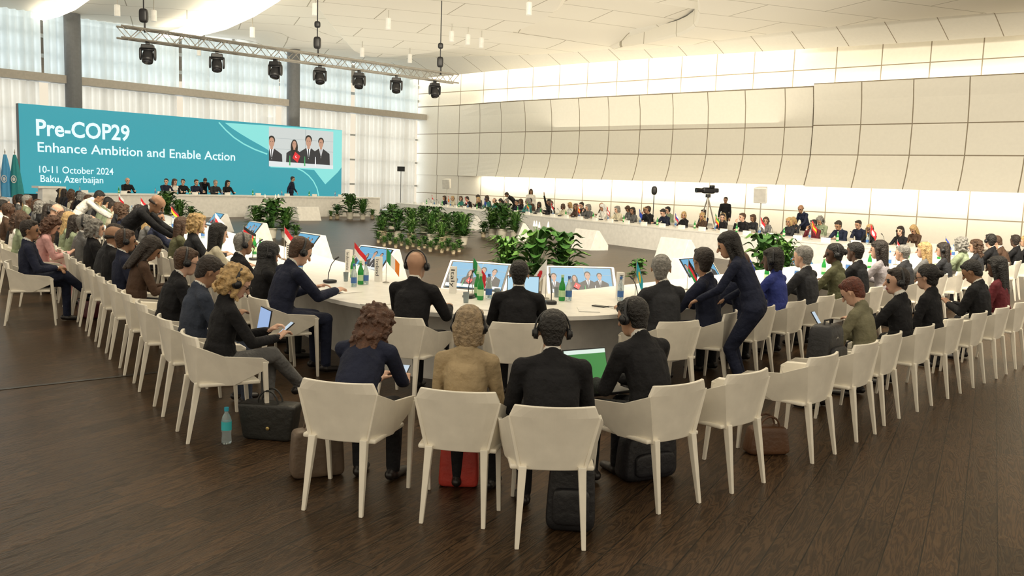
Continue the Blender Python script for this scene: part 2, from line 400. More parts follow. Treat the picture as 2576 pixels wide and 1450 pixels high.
# ------------------------------------------------------------ truss and lights
TA=V((-11.4,26.0,5.88)); TB=V((-2.45,35.3,5.92)); TD=(TB-TA).normalized(); TL=(TB-TA).length; TS=TD.cross(UP).normalized()
tr=empty('lighting_truss','long aluminium lattice truss carrying stage lights','truss',TA)
MT=basis((0,0,0),TD,TS,TD.cross(TS)*-1 if TD.cross(TS).z<0 else TD.cross(TS))
q=MB()
for y in (-.16,.16):
    for z in (-.16,.16): q.cone((0,y,z),(TL,y,z),.028,.028,0,8,rnd=False,M=MT)
q.obj('chord',METAL,tr)
q=MB(); n=int(TL/.32)
for i in range(n):
    x0=i*TL/n; x1=(i+1)*TL/n
    for y in (-.16,.16): q.cone((x0,y,-.16 if i%2 else .16),(x1,y,.16 if i%2 else -.16),.013,.013,0,6,rnd=False,M=MT)
    for z in (-.16,.16): q.cone((x0,-.16 if i%2 else .16,z),(x1,.16 if i%2 else -.16,z),.013,.013,0,6,rnd=False,M=MT)
q.obj('lattice',METAL,tr)
def on_truss(px):
    k=(px-1288)/2250; 
    t=(k*TA.y-TA.x)/(TD.x-k*TD.y); return TA+TD*t
mh=empty('stage_light','black moving head stage light hanging from the truss','stage light',(0,0,0),0,'stage lights under the truss')
q=MB(); q.box((0,0,-.05),(.10,.12,.14)); q.obj('clamp',BLACK,mh)
q=MB(); q.box((0,0,-.17),(.36,.26,.12),taper=.9); q.obj('light_base',BLACK,mh,bevel=.02)
q=MB()
for s in (-1,1): q.superell((s*.2,0,-.38),(.07,.16,.36),.6)
q.box((0,0,-.26),(.40,.14,.05)); q.obj('yoke',BLACK,mh,smooth=True)
HM=Matrix.Translation((0,0,-.46))@Matrix.Rotation(rad(-25),4,'X')
q=MB(); q.lathe([(.06,.22),(.13,.19),(.155,.08),(.16,-.08),(.15,-.17),(.12,-.17)],0,20,HM); q.obj('lamp_head',BLACK,mh,smooth=True)
q=MB(); q.lathe([(.115,-.171),(.10,-.19),(.02,-.195)],0,20,HM); q.obj('lens',mat('lens_glass',(.05,.05,.06),.1),mh,smooth=True)
for px in (372,542,686,796,893,985,1080):
    p=on_truss(px); dup(mh,p-UP*.14,random.uniform(-30,30))
kill(mh)
for px in (363,789,1092):
    p=on_truss(px)
    e=empty('chain_hoist','black chain motor hoist holding the truss','hoist',p+UP*.2,0,'chain hoists')
    q=MB(); q.superell((0,0,.35),(.24,.2,.4),.5); q.obj('hoist_motor',BLACK,e,smooth=True)
    q=MB(); q.cone((0,0,.5),(0,0,2.6),.02,.02,0,6); q.cone((.03,0,-.1),(.03,0,.3),.03,.03); q.obj('chain',BLACK,e)
    q=MB(); q.superell((0,0,.95),(.2,.14,.22),.6); q.obj('cable_bundle',BLACK,e,smooth=True)
e0=empty('ceiling_spotlight','white cylindrical spotlight hanging from the ceiling','spotlight',(0,0,0),0,'ceiling spotlights')
q=MB(); q.lathe([(.10,-.25),(.11,-.24),(.11,.18),(.09,.2)],0,18); q.obj('lamp_body',mat('spot_white',(.88,.87,.84),.4),e0,smooth=False)
q=MB(); q.cone((0,0,.2),(0,0,.75),.018,.018,0,6); q.obj('stem',METAL,e0)
for x,y in [(295,25),(387,38),(793,22),(977,58),(1136,90),(1177,98),(1211,106),(1331,20),(1031,146),(911,130),(635,80),(500,128)]:
    dup(e0,at(x,y,8.25))
kill(e0)
# ------------------------------------------------------------ ring table
LD=V((-.515,.857,0)).normalized(); RD=V((.656,.755,0)).normalized()
NV=V((-.5,6.83,0)); RV=V((11.3,20.4,0)); P0=NV+LD*31; P3=V((-5.0,48.6,0))
def lnorm(d): return V((-d.y,d.x,0))
def path():
    pts=[];nr=[]
    d1=-LD; d2=RD; d3=(P3-RV).normalized()
    pts.append(P0);nr.append(lnorm(d1))
    for Vx,a,c,R in ((NV,d1,d2,2.2),(RV,d2,d3,2.2)):
        turn=math.acos(max(-1,min(1,a.dot(c)))); phi=math.pi-turn; Tn=R/math.tan(phi/2)
        S=Vx-a*Tn; cen=S+lnorm(a)*R
        for i in range(25):
            Mr=Matrix.Rotation(turn*i/24,3,'Z'); pts.append(cen+Mr@(S-cen)); nr.append(lnorm(Mr@a))
    pts.append(P3); nr.append(lnorm(d3)); return pts,nr
pts,nr=path()
def ribbon(q,o0,o1,z0,z1):
    vs=[]
    for p,n in zip(pts,nr): vs+=[p+n*o0+UP*z0,p+n*o1+UP*z0,p+n*o1+UP*z1,p+n*o0+UP*z1]
    fs=[]
    for i in range(len(pts)-1):
        for j in range(4): fs.append((4*i+j,4*i+(j+1)%4,4*i+4+(j+1)%4,4*i+4+j))
    e=4*(len(pts)-1); fs+= [(0,1,2,3),(e+3,e+2,e+1,e)]
    q.add(vs,fs)
tb=empty('conference_table','long white continuous ring-shaped conference table','table',(0,9,0))
OFF=Matrix.Translation((0,-9,0))
def part(q,nm,m,par=tb):
    o=q.obj(nm,m,par); o.data.transform(OFF); return o
q=MB(); ribbon(q,0,1.55,.71,.75); part(q,'tabletop',WHITE)
q=MB(); ribbon(q,.42,.46,0,.71); part(q,'modesty_panel',WHITE)
q=MB(); ribbon(q,1.50,1.54,0,.71); part(q,'inner_panel',WHITE)
D0=V((-18.3,35.1,0)); DL=16.8
dk=empty('main_desk','long white raised main desk in front of the screen','desk',D0)
MD=basis((0,0,0),WD,-WN,UP)
q=MB(); q.box((DL/2,.55,.97),(DL,1.15,.06),0,MD); q.obj('desk_top',WHITE,dk)
q=MB(); q.box((DL/2,.06,.47),(DL,.06,.94),0,MD); q.obj('front_panel',WHITE,dk)
q=MB(); q.box((DL/2,1.75,.11),(DL+1.5,2.2,.22),0,basis(D0,WD,-WN,UP)); top(q.obj('stage_platform',mat('platform_grey',(.25,.24,.22),.7)),'low grey platform behind the main desk','platform')
# ------------------------------------------------------------ chair
ch=empty('armchair','cream moulded plastic armchair with tapered legs','chair',(0,0,0),0,'cream armchairs around the table')
q=MB(); q.prism([(-.235,-.22),(.235,-.22),(.258,.22),(-.258,.22)],.028,0,Matrix.Translation((0,0,.425))); q.obj('seat',CHAIR,ch,bevel=.01)
def backrest(q):
    rows=[(.425,.172,-.230),(.55,.203,-.252),(.66,.230,-.272),(.735,.250,-.287),(.80,.222,-.300)]
    nx=8
    for sgn in (0,1):
        vs=[]
        for z,hw,y in rows:
            for i in range(nx+1):
                u=-1+2*i/nx; vs.append((hw*u,y+.05*u*u*(z-.2)/.6+(.024 if sgn else 0),z))
        fs=[(j*(nx+1)+i,j*(nx+1)+i+1,(j+1)*(nx+1)+i+1,(j+1)*(nx+1)+i) for j in range(len(rows)-1) for i in range(nx)]
        if sgn: fs=[f[::-1] for f in fs]
        q.add(vs,fs)
    n=(nx+1)*len(rows)
    loop=[i for i in range(nx+1)]+[j*(nx+1)+nx for j in range(1,len(rows))]+[(len(rows)-1)*(nx+1)+i for i in range(nx-1,-1,-1)]+[j*(nx+1) for j in range(len(rows)-2,0,-1)]
    for a,c in zip(loop,loop[1:]+loop[:1]): q.f.append([c,a,a+n,c+n]); q.m.append(0)
q=MB(); backrest(q); q.obj('backrest',CHAIR,ch,bevel=.006)
for s in (-1,1):
    q=MB()
    inner=[(.172,-.215,.43),(.236,-.235,.735),(.270,-.06,.655),(.287,.215,.628),(.285,.262,.598),(.275,.235,.545),(.238,.02,.44)]
    outer=[(.188,-.232,.42),(.258,-.252,.74),(.298,-.06,.662),(.322,.215,.636),(.320,.268,.60),(.300,.245,.535),(.258,.02,.425)]
    m=7
    vs=[(s*a,c,d) for a,c,d in inner]+[(s*a,c,d) for a,c,d in outer]
    skin=[[0,1,2,6],[6,2,3,5],[5,3,4]]
    fs=skin+[[i+m for i in f][::-1] for f in skin]+[[i,i+m,(i+1)%m+m,(i+1)%m] for i in range(m)]
    if s<0: fs=[f[::-1] for f in fs]
    q.add(vs,fs); q.obj('armrest',CHAIR,ch,bevel=.005)
def leg(q,a,c,w0,w1,ang=0):
    a=V(a);c=V(c)
    vs=[c+V((x*w1,y*w1,0)) for x,y in ((-1,-1),(1,-1),(1,1),(-1,1))]+[a+V((x*w0,y*w0,0)) for x,y in ((-1,-1),(1,-1),(1,1),(-1,1))]
    q.add(vs,[(3,2,1,0),(4,5,6,7),(0,1,5,4),(1,2,6,5),(2,3,7,6),(3,0,4,7)])
for s in (-1,1):
    q=MB(); leg(q,(s*.300,.238,.60),(s*.275,.275,0),.019,.012); q.obj('leg',CHAIR,ch,bevel=.004)
    q=MB(); leg(q,(s*.165,-.220,.45),(s*.185,-.30,0),.023,.012); q.obj('leg',CHAIR,ch,bevel=.004)
def joined_chair():
    q=MB()
    for c in ch.children:
        me=c.data; o=len(q.v)
        q.v+= [v.co.copy() for v in me.vertices]
        for p in me.polygons: q.f.append([o+i for i in p.vertices]); q.m.append(0)
    return q.obj('armchair',CHAIR)
fch=joined_chair(); top(fch,ch['label'],'chair','cream armchairs around the table')
def chair(x,y,az,label=None):
    if math.hypot(x,y)>=15:
        n=fch.copy(); COLL.objects.link(n); n.location=(x,y,0); n.rotation_euler=(0,0,-rad(az)); return n
    return dup(ch,(x,y,0),az,label=label)
# ------------------------------------------------------------ people
def ik(a,t,l1,l2,pole):
    d=t-a; L=min(d.length,(l1+l2)*.995); dn=d.normalized(); t=a+dn*L
    x=(l1*l1-l2*l2+L*L)/(2*L); h=math.sqrt(max(l1*l1-x*x,0)); p=pole-dn*pole.dot(dn); p.normalize()
    return a+dn*x+p*h,t
SKIN,TOP,BOT,SHOE,SHIRT,DARK,LIP=range(7)
def RX(d): return Matrix.Rotation(-rad(d),3,'X')
def RZ(d): return Matrix.Rotation(-rad(d),3,'Z')
def remesh(prims,voxel,smooth,dec,name,mats=None):
    q=MB()
    for a,c,ra,rb,ax,k,m in prims: q.cone(a,c,ra,rb,m,14,ax,k)
    o=q.obj('tmp',[WHITE])
    r=o.modifiers.new('r','REMESH'); r.mode='VOXEL'; r.voxel_size=voxel
    s=o.modifiers.new('s','SMOOTH'); s.factor=.5; s.iterations=smooth
    d=o.modifiers.new('d','DECIMATE'); d.ratio=dec
    dg=bpy.context.evaluated_depsgraph_get(); me=bpy.data.meshes.new_from_object(o.evaluated_get(dg)); bpy.data.objects.remove(o)
    me.name=name; me.materials.clear()
    n=len(me.polygons); me.polygons.foreach_set('use_smooth',[True]*n)
    if mats:
        for m in mats: me.materials.append(m)
        cen=np.zeros(n*3); me.polygons.foreach_get('center',cen); cen=cen.reshape(-1,3)
        best=np.full(n,1e9); idx=np.zeros(n,dtype=np.int32)
        for a,c,ra,rb,ax,k,m in prims:
            a=np.array(a);c=np.array(c); d=c-a; L2=max(d@d,1e-9); dn=d/math.sqrt(L2)
            if ax is None: w=np.array((1.,0,0)) if abs(dn[0])<.9 else np.array((0,1.,0))
            else: w=np.array(ax,dtype=float)
            w=w-dn*(w@dn); w=w/max(np.linalg.norm(w),1e-6)
            t=np.clip(((cen-a)@d)/L2,0,1); v=cen-(a+np.outer(t,d)); cw=v@w
            v=v-np.outer(cw,w)*(1-1/k); r=ra+(rb-ra)*t
            dist=np.linalg.norm(v,axis=1)-r
            u=dist<best; best[u]=dist[u]; idx[u]=m
        me.polygons.foreach_set('material_index',idx.tolist())
    return me
SLOT=[mat('body_slot_%d'%i,(.5,.5,.5)) for i in range(7)]
def hand(pr,w,d,side,curl,wide):
    d=d.normalized(); wide=(wide-d*wide.dot(d)).normalized(); pn=d.cross(wide)
    if pn.z>0: pn=-pn
    pr.append((w,w+d*.075,.017,.016,wide,2.2,SKIN))
    for i,(o,L) in enumerate(((.031,.066),(.011,.076),(-.010,.071),(-.030,.055))):
        a=w+d*.082+wide*o
        c1=(d*math.cos(curl)+pn*math.sin(curl)); c2=(d*math.cos(curl*2.1)+pn*math.sin(curl*2.1))
        m=a+c1*L*.5; pr.append((a,m,.0092,.0085,None,1,SKIN)); pr.append((m,m+c2*L*.5,.0085,.0068,None,1,SKIN))
    a=w+d*.025+wide*.034; m=a+(d*.7+wide*.6+pn*.3).normalized()*.036
    pr.append((a,m,.0125,.010,None,1,SKIN)); pr.append((m,m+(d*.95+wide*.15+pn*.3).normalized()*.030,.010,.008,None,1,SKIN))
HS=1.08
def body_prims(P):
    g=P.get; st=g('stand',False); pel=V(g('pel',(0,0,.93) if st else (0,-.03,.56)))
    lean=g('lean',5); tw=g('twist',0); w=g('w',1.0); Z=RZ(tw); fem=g('fem',False)
    x=Z@V((1,0,0)); pr=[]; q=1.0 if st else .90
    waist=pel+Z@(RX(lean*.55)@V((0,0,.20*q))); Rc=Z@RX(lean); chest=waist+Rc@V((0,.0,.20*q)); R2=Z@RX(lean*1.15); neck=chest+R2@V((0,-.012,.130))
    hp=g('pitch',5); hy=g('yaw',0)
    Rn=Z@RX(lean*.7+hp*.4); hc=neck+Rn@V((0,.026,.134))
    HR=RZ(tw+hy)@RX(hp)
    H=Matrix.Translation(hc)@HR.to_4x4()@Matrix.Scale(HS,4)
    hipw=.085
    pr.append((pel-V((hipw*.9,0,0)),pel+V((hipw*.9,0,0)),.112,.112,None,1,BOT))
    wk=.90 if fem else 1.0; wd=1.0 if fem else 1.06
    pr.append((pel+V((0,.0,.02)),pel.lerp(waist,.6),.122,.118,x,1.34*wd,TOP))
    pr.append((waist,chest-Rc@V((0,0,.02)),.115*wk,.118*wk,x,1.36*wd,TOP))
    pr.append((chest-Rc@V((0,0,.04)),chest+Rc@V((0,0,.05)),.115*wk,.092*wk,x,1.48*w,TOP))
    if fem: 
        for s in (-1,1): pr.append((chest+Rc@V((s*.07,.07,-.03)),chest+Rc@V((s*.07,.08,-.04)),.055,.055,None,1,TOP))
    sw=.178*w*(.90 if fem else 1)
    af=.94 if fem else 1.10
    shs=[]
    for s in (-1,1):
        sh=chest+Rc@V((s*sw,0,.055)); shs.append(sh)
        pr.append((chest+Rc@V((s*.04,-.005,.08)),sh,.060,.054*(.92 if fem else 1.03),None,1,TOP))
        pr.append((neck+Rc@V((s*.02,-.015,-.015)),sh+Rc@V((-s*.03,0,.010)),.040,.046,None,1,TOP))
    pr.append((neck-R2@V((0,0,.03)),hc+HR@V((0,-.015,-.07)),.055,.053,None,1,SKIN))
    pr.append((neck-R2@V((0,.004,.0)),neck+R2@V((0,-.003,.014)),.060,.058,None,1,SHIRT))
    pr.append((neck-R2@V((0,.006,.03)),neck+R2@V((0,-.010,-.006)),.071,.064,None,1,TOP))
    pol=g('pole',[(-.5,-.35,-.9),(.5,-.35,-.9)]); wr=g('wr',[(-.1,.3,.66),(.1,.3,.66)])
    for i,s in enumerate((-1,1)):
        el,wt=ik(shs[i],V(wr[i]),.285,.25,V(pol[i]))
        pr.append((shs[i],el,.056*af,.047*af,None,1,TOP)); pr.append((el,wt-(wt-el).normalized()*.03,.047*af,.037*af,None,1,TOP if not g('short') else SKIN))
        pr.append((wt-(wt-el).normalized()*.04,wt-(wt-el).normalized()*.006,.030,.029,None,1,SHIRT if not g('short') else SKIN))
        hd=g('hd',[None,None])[i]; hd=V(hd) if hd else (wt-el).normalized()+V((-s*.15,0,0))
        hand(pr,wt,hd,s,g('curl',.45),V((-s,0,.25)))
    an=g('an',[(-.12,.40,.09),(.12,.40,.09)] if not st else [(-.10,-.03,.09),(.10,.02,.09)])
    kp=g('kp',[(-.1,1,.9),(.1,1,.9)] if not st else [(0,1,0),(0,1,0)])
    for i,s in enumerate((-1,1)):
        hj=pel+V((s*hipw,0,-.015 if not st else -.04))
        kn,am=ik(hj,V(an[i]),.43,.42,V(kp[i]))
        pr.append((hj,kn,.094,.066,None,1,BOT)); pr.append((kn,am,.062,.048 if not g('skirt') else .034,None,1,BOT if not g('skirt') else SKIN))
        td=V(g('toe',[(s*.15,1,0)]*2)[i]).normalized()
        pr.append((am-td*.045-UP*.045,am+td*.02-UP*.05,.036,.036,None,1,SHOE)); pr.append((am+td*.0-UP*.052,am+td*.16-UP*.062,.036,.026,td.cross(UP),1.35,SHOE))
        pr.append((am,am-UP*.04,.036,.036,None,1,SHOE))
    def h(a,c,ra,rb,k,m,ax=(1,0,0)): pr.append((H@V(a),H@V(c),ra*HS,rb*HS,HR@V(ax),k,m))
    h((0,-.025,.035),(0,.012,.032),.084,.082,.90,SKIN); h((0,.03,.0),(0,.046,-.066),.062,.040,1.0,SKIN)
    h((0,-.03,.0),(0,-.03,-.04),.07,.055,.95,SKIN)
    h((0,.094,.012),(0,.112,-.022),.008,.013,1,SKIN)
    for s in (-1,1):
        h((s*.031,.082,.010),(s*.031,.083,.010),.0115,.0115,1.2,DARK)
        h((s*.018,.089,.030),(s*.046,.080,.030),.006,.005,1,DARK)
        h((s*.079,-.005,.018),(s*.080,-.003,-.018),.013,.010,.5,SKIN)
    h((-.018,.085,-.055),(.018,.085,-.055),.008,.008,1,LIP,(0,0,1))
    return pr,H
POSES={
 'sit':dict(lean=4,pitch=5,wr=[(-.10,.30,.665),(.10,.28,.665)]),
 'sitf':dict(lean=8,pitch=10,fem=True,wr=[(-.06,.28,.67),(.08,.30,.66)]),
 'leanf':dict(lean=17,pitch=14,wr=[(-.13,.38,.655),(.13,.38,.655)]),
 'write':dict(lean=20,pitch=28,wr=[(-.18,.44,.785),(.14,.50,.785)]),
 'table':dict(lean=11,pitch=5,wr=[(-.15,.42,.785),(.17,.42,.785)]),
 'tablef':dict(lean=10,pitch=6,yaw=-12,fem=True,wr=[(-.14,.42,.785),(.18,.40,.785)]),
 'tturn':dict(lean=9,pitch=2,yaw=38,wr=[(-.17,.44,.785),(.12,.42,.785)]),
 'tturnf':dict(lean=8,pitch=4,yaw=-40,fem=True,wr=[(-.17,.40,.785),(.12,.42,.785)]),
 'chin':dict(lean=14,pitch=6,yaw=10,wr=[(-.17,.42,.785),(.05,.33,1.00)],hd=[None,(0,-.25,1)]),
 'phone':dict(lean=11,pitch=34,wr=[(-.05,.33,.77),(.05,.33,.77)],hd=[(.2,.6,.5),(-.2,.6,.5)],curl=.7),
 'phonef':dict(lean=14,pitch=36,fem=True,wr=[(-.05,.36,.75),(.05,.36,.75)],hd=[(.2,.6,.5),(-.2,.6,.5)],curl=.7),
 'hunch':dict(lean=40,pitch=45,fem=True,wr=[(-.08,.62,.62),(.12,.60,.62)],hd=[(.2,.6,.4),(-.2,.6,.4)],curl=.7),
 'cross':dict(lean=10,pitch=30,yaw=5,fem=True,wr=[(-.03,.37,.78),(.10,.40,.74)],hd=[(.2,.6,.4),(-.2,.6,.4)],curl=.7,an=[(-.12,.38,.09),(-.14,.66,.30)],kp=[(-.1,1,.9),(.1,.6,1)],toe=[(0,1,0),(-.2,1,.1)]),
 'laptop':dict(lean=22,pitch=16,yaw=-6,wr=[(-.10,.42,.68),(.12,.42,.68)]),
 'crossed':dict(lean=2,pitch=2,yaw=15,an=[(-.12,.40,.09),(-.10,.68,.34)],kp=[(-.1,1,.9),(.1,.6,1)],toe=[(0,1,0),(-.2,1,.1)],wr=[(.02,.30,.70),(.10,.30,.72)]),
 'bend':dict(stand=True,lean=48,pitch=40,wr=[(-.15,.62,.92),(.12,.60,.90)],pel=(0,-.12,.91)),
 'leanin':dict(stand=True,lean=28,pitch=20,yaw=-15,fem=True,wr=[(-.18,.46,.95),(.20,.30,.92)],pel=(0,-.06,.90)),
 'stand':dict(stand=True,lean=2,pitch=6,wr=[(-.24,.08,.86),(.24,.10,.86)]),
 'walk':dict(stand=True,lean=6,pitch=8,wr=[(-.24,.22,.92),(.24,-.12,.90)],an=[(-.10,-.28,.12),(.10,.26,.09)]),
 'raise':dict(lean=3,pitch=0,wr=[(-.17,.42,.785),(.26,.12,1.50)],hd=[None,(0,.05,1)],curl=.1),
}
BODY={}
def body(pose):
    if pose not in BODY:
        pr,H=body_prims(POSES[pose]); BODY[pose]=(remesh(pr,.0085,3,.42,'person_body',SLOT),H)
    return BODY[pose]
def hair_prims(kind):
    X=(1,0,0); p=[]
    def a(u,v,ra,rb,k=1.0,ax=X): p.append((V(u),V(v),ra,rb,V(ax),k,0))
    def cap(g=0):
        a((0,-.030,.050),(0,-.002,.056),.088+g,.083+g,.93); a((0,-.038,.02),(0,-.038,-.035),.080+g,.058+g,.95)
        for s in (-1,1): a((s*.066,-.02,.03),(s*.068,.012,.03),.022+g,.014+g)
    def curls(seed,n,zlo,rad_,sz,ycut=.045):
        rr=random.Random(seed)
        for i in range(n):
            t=rr.uniform(0,6.28); z=rr.uniform(zlo,.12); R=rad_ if z<.02 else rad_*math.sqrt(max(.08,1-((z-.02)/.125)**2))
            c=V((R*math.cos(t),-.025+R*math.sin(t)*1.05,z))
            if c.y>ycut and z<.075: continue
            a(c,c+V((rr.uniform(-.012,.012),rr.uniform(-.012,.012),rr.uniform(-.016,.016))),sz*rr.uniform(.7,1.15),sz*.7)
    if kind=='short': cap(); a((-.03,.055,.098),(.035,.052,.10),.022,.022)
    elif kind=='balding':
        for s in (-1,1): a((s*.070,.0,.005),(s*.05,-.075,.0),.016,.022)
        a((-.04,-.09,-.005),(.04,-.09,-.005),.024,.024); 
    elif kind in('bob','wavy'):
        cap(.004); a((-.045,.055,.085),(.045,.05,.088),.03,.03)
        for s in (-1,1): a((s*.07,.015,.03),(s*.072,.01,-.085),.026,.020); a((s*.055,-.05,.0),(s*.052,-.05,-.09),.042,.026)
        a((0,-.075,.0),(0,-.068,-.095),.046,.028,1.4)
        if kind=='wavy': curls(3,85,-.10,.094,.017)
    elif kind in('long','long_curly'):
        cap(.005); a((-.04,.058,.085),(.04,.055,.088),.026,.026)
        L=-.20 if kind=='long' else -.15
        for s in (-1,1): a((s*.07,.01,.03),(s*.080,-.01,L),.026,.020); a((s*.05,-.06,.0),(s*.062,-.070,L-.06),.042,.022)
        a((0,-.08,.02),(0,-.088,L-.09),.042,.022,1.7)
        if kind=='long_curly': curls(5,150,-.19,.098,.015,.03)
    elif kind=='bun': cap(.002); a((0,-.115,.03),(0,-.125,.03),.036,.036)
    elif kind=='hijab':
        a((0,-.030,.045),(0,.012,.05),.097,.092,.95); a((0,-.03,.0),(0,-.03,-.10),.095,.085,1.05); a((0,-.03,-.10),(0,-.02,-.20),.09,.12,1.3)
        a((0,.035,-.10),(0,.05,-.17),.06,.07,1.3); 
        for s in (-1,1): a((s*.065,.03,.04),(s*.05,.045,-.09),.028,.03)
    elif kind=='headcloth':
        a((0,-.030,.050),(0,.005,.058),.096,.090,.97)
        for s in (-1,1): a((s*.078,0,.03),(s*.10,-.01,-.20),.026,.03,1,(0,1,0))
        a((0,-.08,.02),(0,-.11,-.25),.05,.04,2.0)
    return p
HAIR={}
def hair(kind):
    if kind not in HAIR: HAIR[kind]=remesh(hair_prims(kind),.0065,1 if 'curl' in kind or kind=='wavy' else 4,.5,'hair')
    return HAIR[kind]
def headset_mesh():
    q=MB(); P=[]
    for i in range(13):
        t=math.pi*i/12; P.append((.098*math.cos(t),-.028,.122*math.sin(t)+.01))
    for a,c in zip(P,P[1:]): q.cone(a,c,.006,.006,0,6,(0,1,0),1.8)
    for s in (-1,1):
        q.cone((s*.080,-.008,.0),(s*.103,-.008,.0),.036,.032,0,14,rnd=False); q.cone((s*.103,-.008,0),(s*.112,-.008,0),.024,.018,0,12,rnd=False)
    return q.mesh('headphones',[DARKP],True)
HSM=headset_mesh()
def glasses_mesh():
    q=MB()
    for s in (-1,1):
        pr=[(s*.033+.023*math.cos(t),.104,.010+.017*math.sin(t)) for t in [2*math.pi*i/14 for i in range(15)]]
        q.tube(pr,.002,0,5); q.cone((s*.056,.102,.014),(s*.084,-.01,.012),.002,.002,0,5)
    q.cone((-.010,.106,.012),(.010,.106,.012),.002,.002,0,5)
    return q.mesh('glasses',[DARKP],True)
GLM=glasses_mesh()
C=dict(black=(.009,.009,.011),navy=(.012,.016,.038),charcoal=(.026,.027,.031),slate=(.035,.045,.07),grey=(.13,.13,.13),tan=(.38,.29,.17),white=(.78,.76,.70),cream=(.66,.60,.45),
 pink=(.62,.34,.33),olive=(.09,.09,.045),brown=(.075,.042,.026),blue=(.03,.045,.22),red=(.42,.03,.03),sage=(.26,.31,.20),plaid=(.17,.16,.10),floral=(.36,.33,.35),teal=(.04,.20,.18),maroon=(.12,.018,.025),beige=(.42,.35,.26))
def fabric(n): return mat('fabric_'+n,C[n],.8,bump=1.0,bscale=7,noise=.22,nscale=5,spec=.3,bdist=.05)
HC=dict(black=(.010,.008,.007),dark=(.022,.014,.010),brown=(.07,.035,.018),auburn=(.085,.036,.018),blond=(.48,.32,.14),ash=(.30,.22,.13),grey=(.24,.23,.21),white=(.55,.53,.50),cloth_white=(.8,.8,.78),cloth_black=(.012,.012,.013),red=(.12,.03,.015))
def hmat(n): return mat('hair_'+n,HC[n],.5,bump=.9,bscale=60,noise=.4,nscale=35)
SK=dict(fair=(.62,.38,.27),medium=(.47,.27,.17),tan=(.33,.18,.105),dark=(.10,.05,.03))
def smat(n): return mat('skin_'+n,SK[n],.55,bump=.05,noise=.08)
LIPM=mat('lips',(.36,.13,.11),.5); EYEM=mat('eye_brow_dark',(.02,.014,.012),.4); SHOEM=mat('shoe_leather',(.015,.012,.011),.35)
PW=dict(sit='seated',sitf='seated',leanf='leaning forward',write='writing at the table',table='seated at table',tablef='seated at table',tturn='seated, head turned',tturnf='seated, head turned',chin='hand on chin',
 phone='looking at a phone',phonef='looking at a phone',hunch='hunched over',cross='seated cross-legged',laptop='seated over a laptop',crossed='seated cross-legged',bend='standing bent forward',leanin='standing, leaning in',stand='standing',walk='walking')
PW['raise']='seated, arm raised'
HW=dict(short='short hair',balding='thinning hair',bald='bald head',bob='bobbed hair',wavy='curly hair',long='long hair',long_curly='long curly hair',bun='tied hair',hijab='headscarf',headcloth='headdress')
def person(pose,x,y,az,tp='black',bt='black',hr='short',hc='black',sk='medium',hs=False,sh='white',z=0,s=1.0,gl=False,group=None,label=None):
    me,H=body(pose); o=bpy.data.objects.new('person',me); COLL.objects.link(o)
    o.location=(x,y,z); o.rotation_euler=(0,0,-rad(az)); o.scale=(s,)*3
    ms=[smat(sk),fabric(tp),fabric(bt),SHOEM,fabric(sh),EYEM,LIPM]
    for i,m in enumerate(ms): o.material_slots[i].link='OBJECT'; o.material_slots[i].material=m
    hn=hc.replace('cloth_','')
    lab=label or 'person in %s, %s, %s'%(tp,('' if hr in('bald',) else hn+' ')+HW[hr],PW[pose])
    if hs and label is None and len(lab.split())<=10: lab+=', headphones'
    top(o,lab,'person',group)
    def child(nm,mesh,m):
        c=bpy.data.objects.new(nm,mesh); COLL.objects.link(c); c.parent=o; c.matrix_local=H
        if m:
            if not mesh.materials: mesh.materials.append(SLOT[0])
            c.material_slots[0].link='OBJECT'; c.material_slots[0].material=m
    if hr!='bald': child('headscarf' if hr in('hijab','headcloth') else 'hair',hair(hr),hmat(hc))
    if hs: child('headphones',HSM,None)
    if gl: child('glasses',GLM,None)
    return o
def seat(pose,x,y,az,*a,**k):
    chair(x,y,az); return person(pose,x,y,az,*a,**k)
G2='people in the outer rows'; G1='people seated at the table'
seat('hunch',-.96,5.44,13,'navy','black','long_curly','auburn','fair',label='person in navy jacket hunched forward, long wavy brown hair')
seat('sitf',-.26,5.32,8,'tan','black','bob','ash','fair',True,sh='tan',s=.95,label='person in tan jacket with bobbed ash hair and headphones')
seat('leanf',.25,5.03,-2,'black','black','short','black','medium',True,s=.98,label='person in black suit with short black hair and headphones')
seat('laptop',.92,5.68,-37,'black','black','short','black','medium',True,label='person in black suit leaning over an open laptop')
chair(1.45,6.10,-41); chair(2.20,6.82,-45); chair(2.76,7.44,-46)
seat('phonef',3.20,7.99,-48,'plaid','olive','short','red','fair',sh='plaid',s=.97,label='person in plaid shirt, short red hair, holding a phone')
seat('tturnf',3.75,8.55,-46,'black','black','short','dark','fair',True,label='person in black suit with headphones, looking aside')
seat('sitf',4.32,9.14,-46,'black','black','bun','black','fair',gl=True,sh='black',label='person in black with tied black hair and glasses')
chair(4.86,9.7,-46)
seat('phone',5.4,10.25,-46,'black','black','short','black','tan',label='person in black looking down at a phone')
seat('sitf',5.95,10.85,-46,'maroon','black','long','black','dark',label='person in maroon top with long black hair, seated')
def L2(s): return V((-2.2-.545*s,6.74+.838*s,0))
p=L2(0); seat('cross',p.x,p.y,58,'black','grey','wavy','blond','fair',True,sh='black',gl=True,label='person in black jacket, curly blond hair, reading a phone')
p=L2(.85); seat('phone',p.x,p.y,58,'slate','slate','short','dark','tan',sh='white',label='person in slate suit with short dark hair, reading papers')
p=L2(1.8); seat('leanf',p.x,p.y,60,'black','black','short','brown','fair',True,gl=True,label='person in black suit with headphones and glasses')
p=L2(2.55); chair(p.x,p.y,60)
rr=random.Random(11)
TOPS=['black','navy','charcoal','black','grey','brown','cream','black','charcoal','navy','sage','black','white','charcoal']
